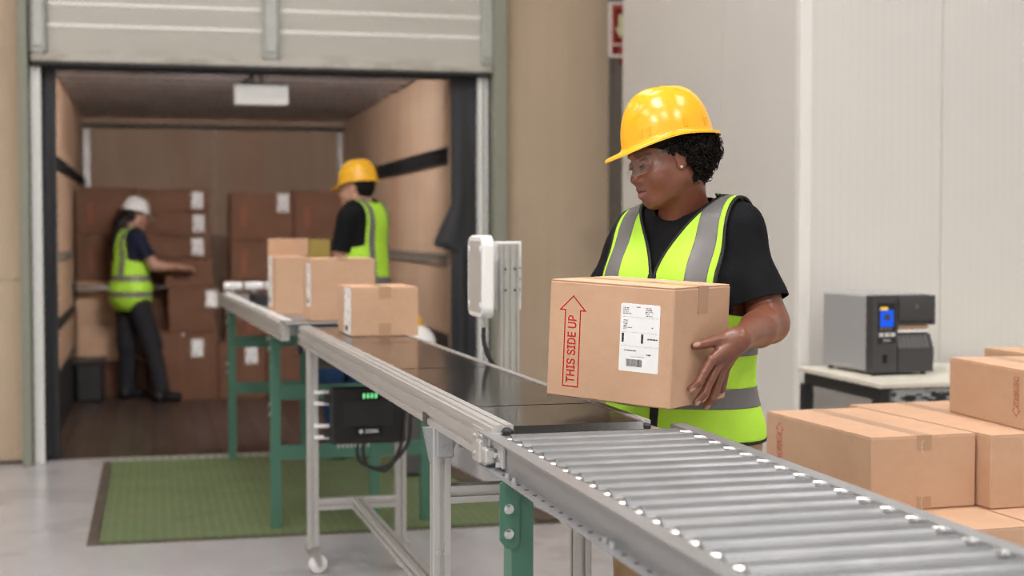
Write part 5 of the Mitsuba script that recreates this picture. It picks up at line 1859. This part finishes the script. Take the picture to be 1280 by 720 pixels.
# ------------------------------------------------------------------ a simpler builder for the two people in the truck doorway
def worker(key, center, psi, head_c, head_psi, head_pitch, zs, arms, feet, skin, trousers, boots, hat, shirt_m='m_shirt', male=True, hem=.86, vtop=.09, box=None, hands=None, seed=1, w=1.0, hip_shift=(0, 0), hsc=1.0, bands=None):
    R, pt, loc = torso_frame(center, psi)
    HR = head_frame(head_psi, head_pitch)
    hd = lambda x, y, z: np.asarray(head_c) + HR @ np.array([x, y, z]) * hsc  # noqa: E731
    TS = torso_prims(R, pt, zs, w=w, bust=0 if male else .8)
    NB = pt(0, -.02, zs[0])
    hs = np.array([hip_shift[0], hip_shift[1], 0])
    P = []
    for pr_ in head_prims(male):
        P.append(('c', hd(*pr_[1]), hd(*pr_[2]), pr_[3] * hsc, pr_[4] * hsc, pr_[5] * hsc) if pr_[0] == 'c' else ('e', hd(*pr_[1]), np.array(pr_[2]) * hsc, HR, pr_[-1] * hsc))
    P += [('c', hd(-.022, 0, -.045), NB, .054, .060, .028), ('c', NB, pt(.11, -.02, zs[0] - .01), .052, .045, .05), ('c', NB, pt(-.11, -.02, zs[0] - .01), .052, .045, .05)]
    hc = np.asarray(head_c)
    mh = relax(isosurface(lambda p: blend(p, P), hc - np.array([.17, .17, .24]), hc + np.array([.17, .17, .16]), .0048), 1)
    body = [mh]
    for (sh, el, wr, fw) in arms:
        sh, el, wr, fw = (np.asarray(x, float) for x in (sh, el, wr, fw))
        f = fw / np.linalg.norm(fw)
        sd = np.cross(f, (0, 0, 1.0))
        sd /= np.linalg.norm(sd) + 1e-9
        up = np.cross(sd, f)
        J = {'w': wr}
        for i, f_ in enumerate('imrp'):
            o_ = sd * (.026 - .0175 * i)
            J[f_ + 'M'] = wr + f * .082 + o_
            J[f_ + 'P'] = wr + f * .118 + o_ * 1.05 - up * .004
            J[f_ + 'D'] = wr + f * (.140 - .004 * abs(i - 1)) + o_ * 1.05 - up * .014
            J[f_ + 'T'] = wr + f * (.155 - .006 * abs(i - 1)) + o_ * 1.05 - up * .028
        J['tC'] = wr + f * .03 + sd * .028
        J['tM'] = wr + f * .06 + sd * .050 - up * .01
        J['tI'] = wr + f * .085 + sd * .055 - up * .018
        J['tT'] = wr + f * .108 + sd * .052 - up * .026
        ap = arm_prims(sh, el, wr, .052, .042, .027)
        hp2 = hand_prims(J)
        q = np.array([sh, el, wr, wr + f * .17])
        body.append(relax(isosurface(lambda p: smin(blend(p, ap), blend(p, hp2), .02), q.min(0) - .09, q.max(0) + .09, .0055), 1))
    LEGS = []
    for s, (ft, kn) in zip((1, -1), feet):
        ft, kn = np.asarray(ft, float), np.asarray(kn, float)
        LEGS += [('c', pt(s * .09, 0, zs[3]) + hs, kn, .088, .062, .04), ('c', kn, ft + np.array([0, 0, .1]), .060, .042, .03)]
    HIP = [('e', pt(0, 0, zs[3]) + hs, (.185 * w, .13, .13), R[:, [1, 0, 2]], .05)]
    allp = np.array([x[1] for x in LEGS] + [x[2] for x in LEGS] + [pt(0, 0, 1.4)])
    lo, hi = allp.min(0) - .3, allp.max(0) + .3
    lo[2] = .0
    body.append(isosurface(lambda p: blend(p, TS + HIP + LEGS) + .016 * np.clip((1.1 - p[:, 2]) / .1, 0, 1), lo, hi, .014))
    finish_body(body, skin, HR, hc, key, lips=tuple(skin * np.array([.8, .6, .62])), brow=(.02, .014, .012))
    # shirt
    slv = [('c', np.asarray(sh, float), np.asarray(sh, float) + (np.asarray(el, float) - sh) * .72, .064, .062, .04) for sh, el, _, _ in arms]
    trap = [('c', NB, pt(.12, -.02, zs[0] - .01), .055, .05, .04), ('c', NB, pt(-.12, -.02, zs[0] - .01), .055, .05, .04)]
    sm = isosurface(lambda p: smin(blend(p, TS + trap) - .009, blend(p, slv), .03) - clothing_wrinkle(p, .012, seed, (11, 11, 8)), lo - .1, np.array([hi[0] + .1, hi[1] + .1, zs[0] + .2]), .009)
    v = np.asarray(sm.vertices)
    s = v[:, 2] - (hem - .02)
    for sh, el, _, _ in arms:
        sh, el = np.asarray(sh, float), np.asarray(el, float)
        L = np.linalg.norm(el - sh)
        ax = (el - sh) / L
        t = (v - sh) @ ax
        dist = np.linalg.norm(v - sh - np.outer(t, ax), axis=1)
        s = np.where((dist < .085) & (t > .03), np.minimum(s, L * .70 - t), s)
    q = loc(v)
    s = np.where(v[:, 2] > zs[0] - .03, np.minimum(s, np.hypot(q[:, 0], q[:, 1] + .01) - .068), s)
    sm, _ = split(sm, s)
    add('shirt', mv(solidify(sm, .003), CAM), shirt_m, key, True)
    make_vest(key, TS + trap, R, pt, loc, zs, .020, hem, zs[1] + .03, vtop, zs[0] + .05, [(.078, .122)], bands, .150, zs[1] - .02, (lo - .1, np.array([hi[0] + .1, hi[1] + .1, zs[0] + .2])), seed + 3, h=.009, flare=.02)
    TP = [(x[0], x[1], x[2], x[3] + .014, x[4] + .020, .03) for x in LEGS] + [('e', pt(0, 0, zs[3]) + hs, (.19 * w, .136, .12), R[:, [1, 0, 2]], .04)]
    tm = isosurface(lambda p: blend(p, TP) - clothing_wrinkle(p, .016, seed + 5, (10, 10, 9)), lo, hi, .011)
    v = np.asarray(tm.vertices)
    tm, _ = split(tm, np.minimum(v[:, 2] - .06, zs[3] + .10 - v[:, 2]))
    add('trousers', mv(solidify(tm, .003), CAM), trousers, key, True)
    for ft, _ in feet:
        boot(np.asarray(ft, float), R[:, 0], key, boots)
    helmet(to_mat(head_frame(head_psi, head_pitch + .03), hd(-.010, 0, .046)), key, hat, scale_=hsc)
    return R, pt, HR, hd


# man between the conveyor and the right truck wall (camera frame: right, away, up)
K = thing('person', 'man in a yellow helmet and lime vest standing behind the small cartons, seen from behind', 'person')
c_ = (-.925, 9.17)
Rm, ptm, _ = torso_frame(c_, math.radians(114))
shl, shr = ptm(.195, 0, 1.49), ptm(-.195, 0, 1.49)
Rm, ptm, HRm, hdm = worker(K, c_, math.radians(114), (-.955, 9.15, 1.675), math.radians(106), math.radians(4), (1.53, 1.36, 1.18, 1.01),
                           [(shl, shl + np.array([-.05, .02, -.28]), shl + np.array([-.24, .20, -.33]), (-.8, .5, -.1)), (shr, shr + np.array([-.06, .02, -.29]), shr + np.array([-.24, .12, -.36]), (-.9, .3, -.1))],
                           [((-1.00, 9.13, .0135), (-1.02, 9.11, .53)), ((-1.02, 9.00, .0135), (-1.145, 9.08, .53))][::-1] if False else [((-1.075, 9.10, .0135), (-1.115, 9.06, .53)), ((-.93, 9.18, .0135), (-.945, 9.16, .53))], SKIN_WARM, 'm_denim', 'm_boot_black', 'm_yellow_hat', hem=.95, hip_shift=(-.05, 0), seed=2, w=1.03, hsc=1.07, bands=[(1.085, 1.135), (1.235, 1.28)][:1])


def hair_cap(hd, HR, key, mname, prims, zlim):
    c = hd(0, 0, 0)

    def g(p):
        q = (p - c) @ HR
        d = ell(q, (-.018, 0, .02), (.098, .081, .098))
        d = smax(d, q[:, 0] - np.where(q[:, 2] > .02, .055, -.022), .01)
        d = smax(d, zlim - q[:, 2], .01)
        for pr in prims:
            d = smin(d, cone(q, *pr), .02)
        return d - .004 * (meshkit.fbm(q * 90, 2, 1) - .5)
    m = isosurface(g, c - np.array([.25, .25, .5]), c + np.array([.25, .25, .2]), .006)
    add('hair', mv(m, CAM), mname, key, True)


hair_cap(hdm, HRm, K, 'm_hair_black', [], -.060)
glasses(to_mat(HRm, hdm(0, 0, .002)), K)

# woman at the stack in the truck
K3 = thing('person', 'woman in a white helmet with long black hair pushing a carton into the truck\'s stack', 'person')
c_ = (-3.185, 12.36)
R3, pt3, _ = torso_frame(c_, math.radians(-128))
s_l, s_r = pt3(.165, 0, 1.34), pt3(-.165, 0, 1.34)
PUSH = np.array([-2.66, 12.26, 1.10])
R3, pt3, HR3, hd3 = worker(K3, c_, math.radians(-128), (-3.145, 12.38, 1.535), math.radians(-122), math.radians(12), (1.37, 1.21, 1.04, .90),
                           [(s_l, s_l + np.array([.14, .06, -.22]), np.array([-2.80, 12.36, 1.11]), (1, -.05, .02)), (s_r, s_r + np.array([.13, -.02, -.21]), np.array([-2.80, 12.24, 1.115]), (1, .05, .05))],
                           [((-3.24, 12.42, .005), (-3.23, 12.40, .47)), ((-2.89, 12.17, .005), (-2.99, 12.27, .47))], SKIN_WARM * .72, 'm_trousers_dark', 'm_boot_black', 'm_white_hat', male=False, hem=.745, seed=6, w=.93, shirt_m='m_shirt_navy', bands=[(.868, .912), (1.000, 1.045)])
hair_cap(hd3, HR3, K3, 'm_hair_black', [((-.07, 0, .0), (-.115, 0, -.10), .05, .05), ((-.115, 0, -.10), (-.125, .01, -.24), .05, .042), ((-.125, .01, -.24), (-.09, .02, -.40), .042, .02)], -.07)
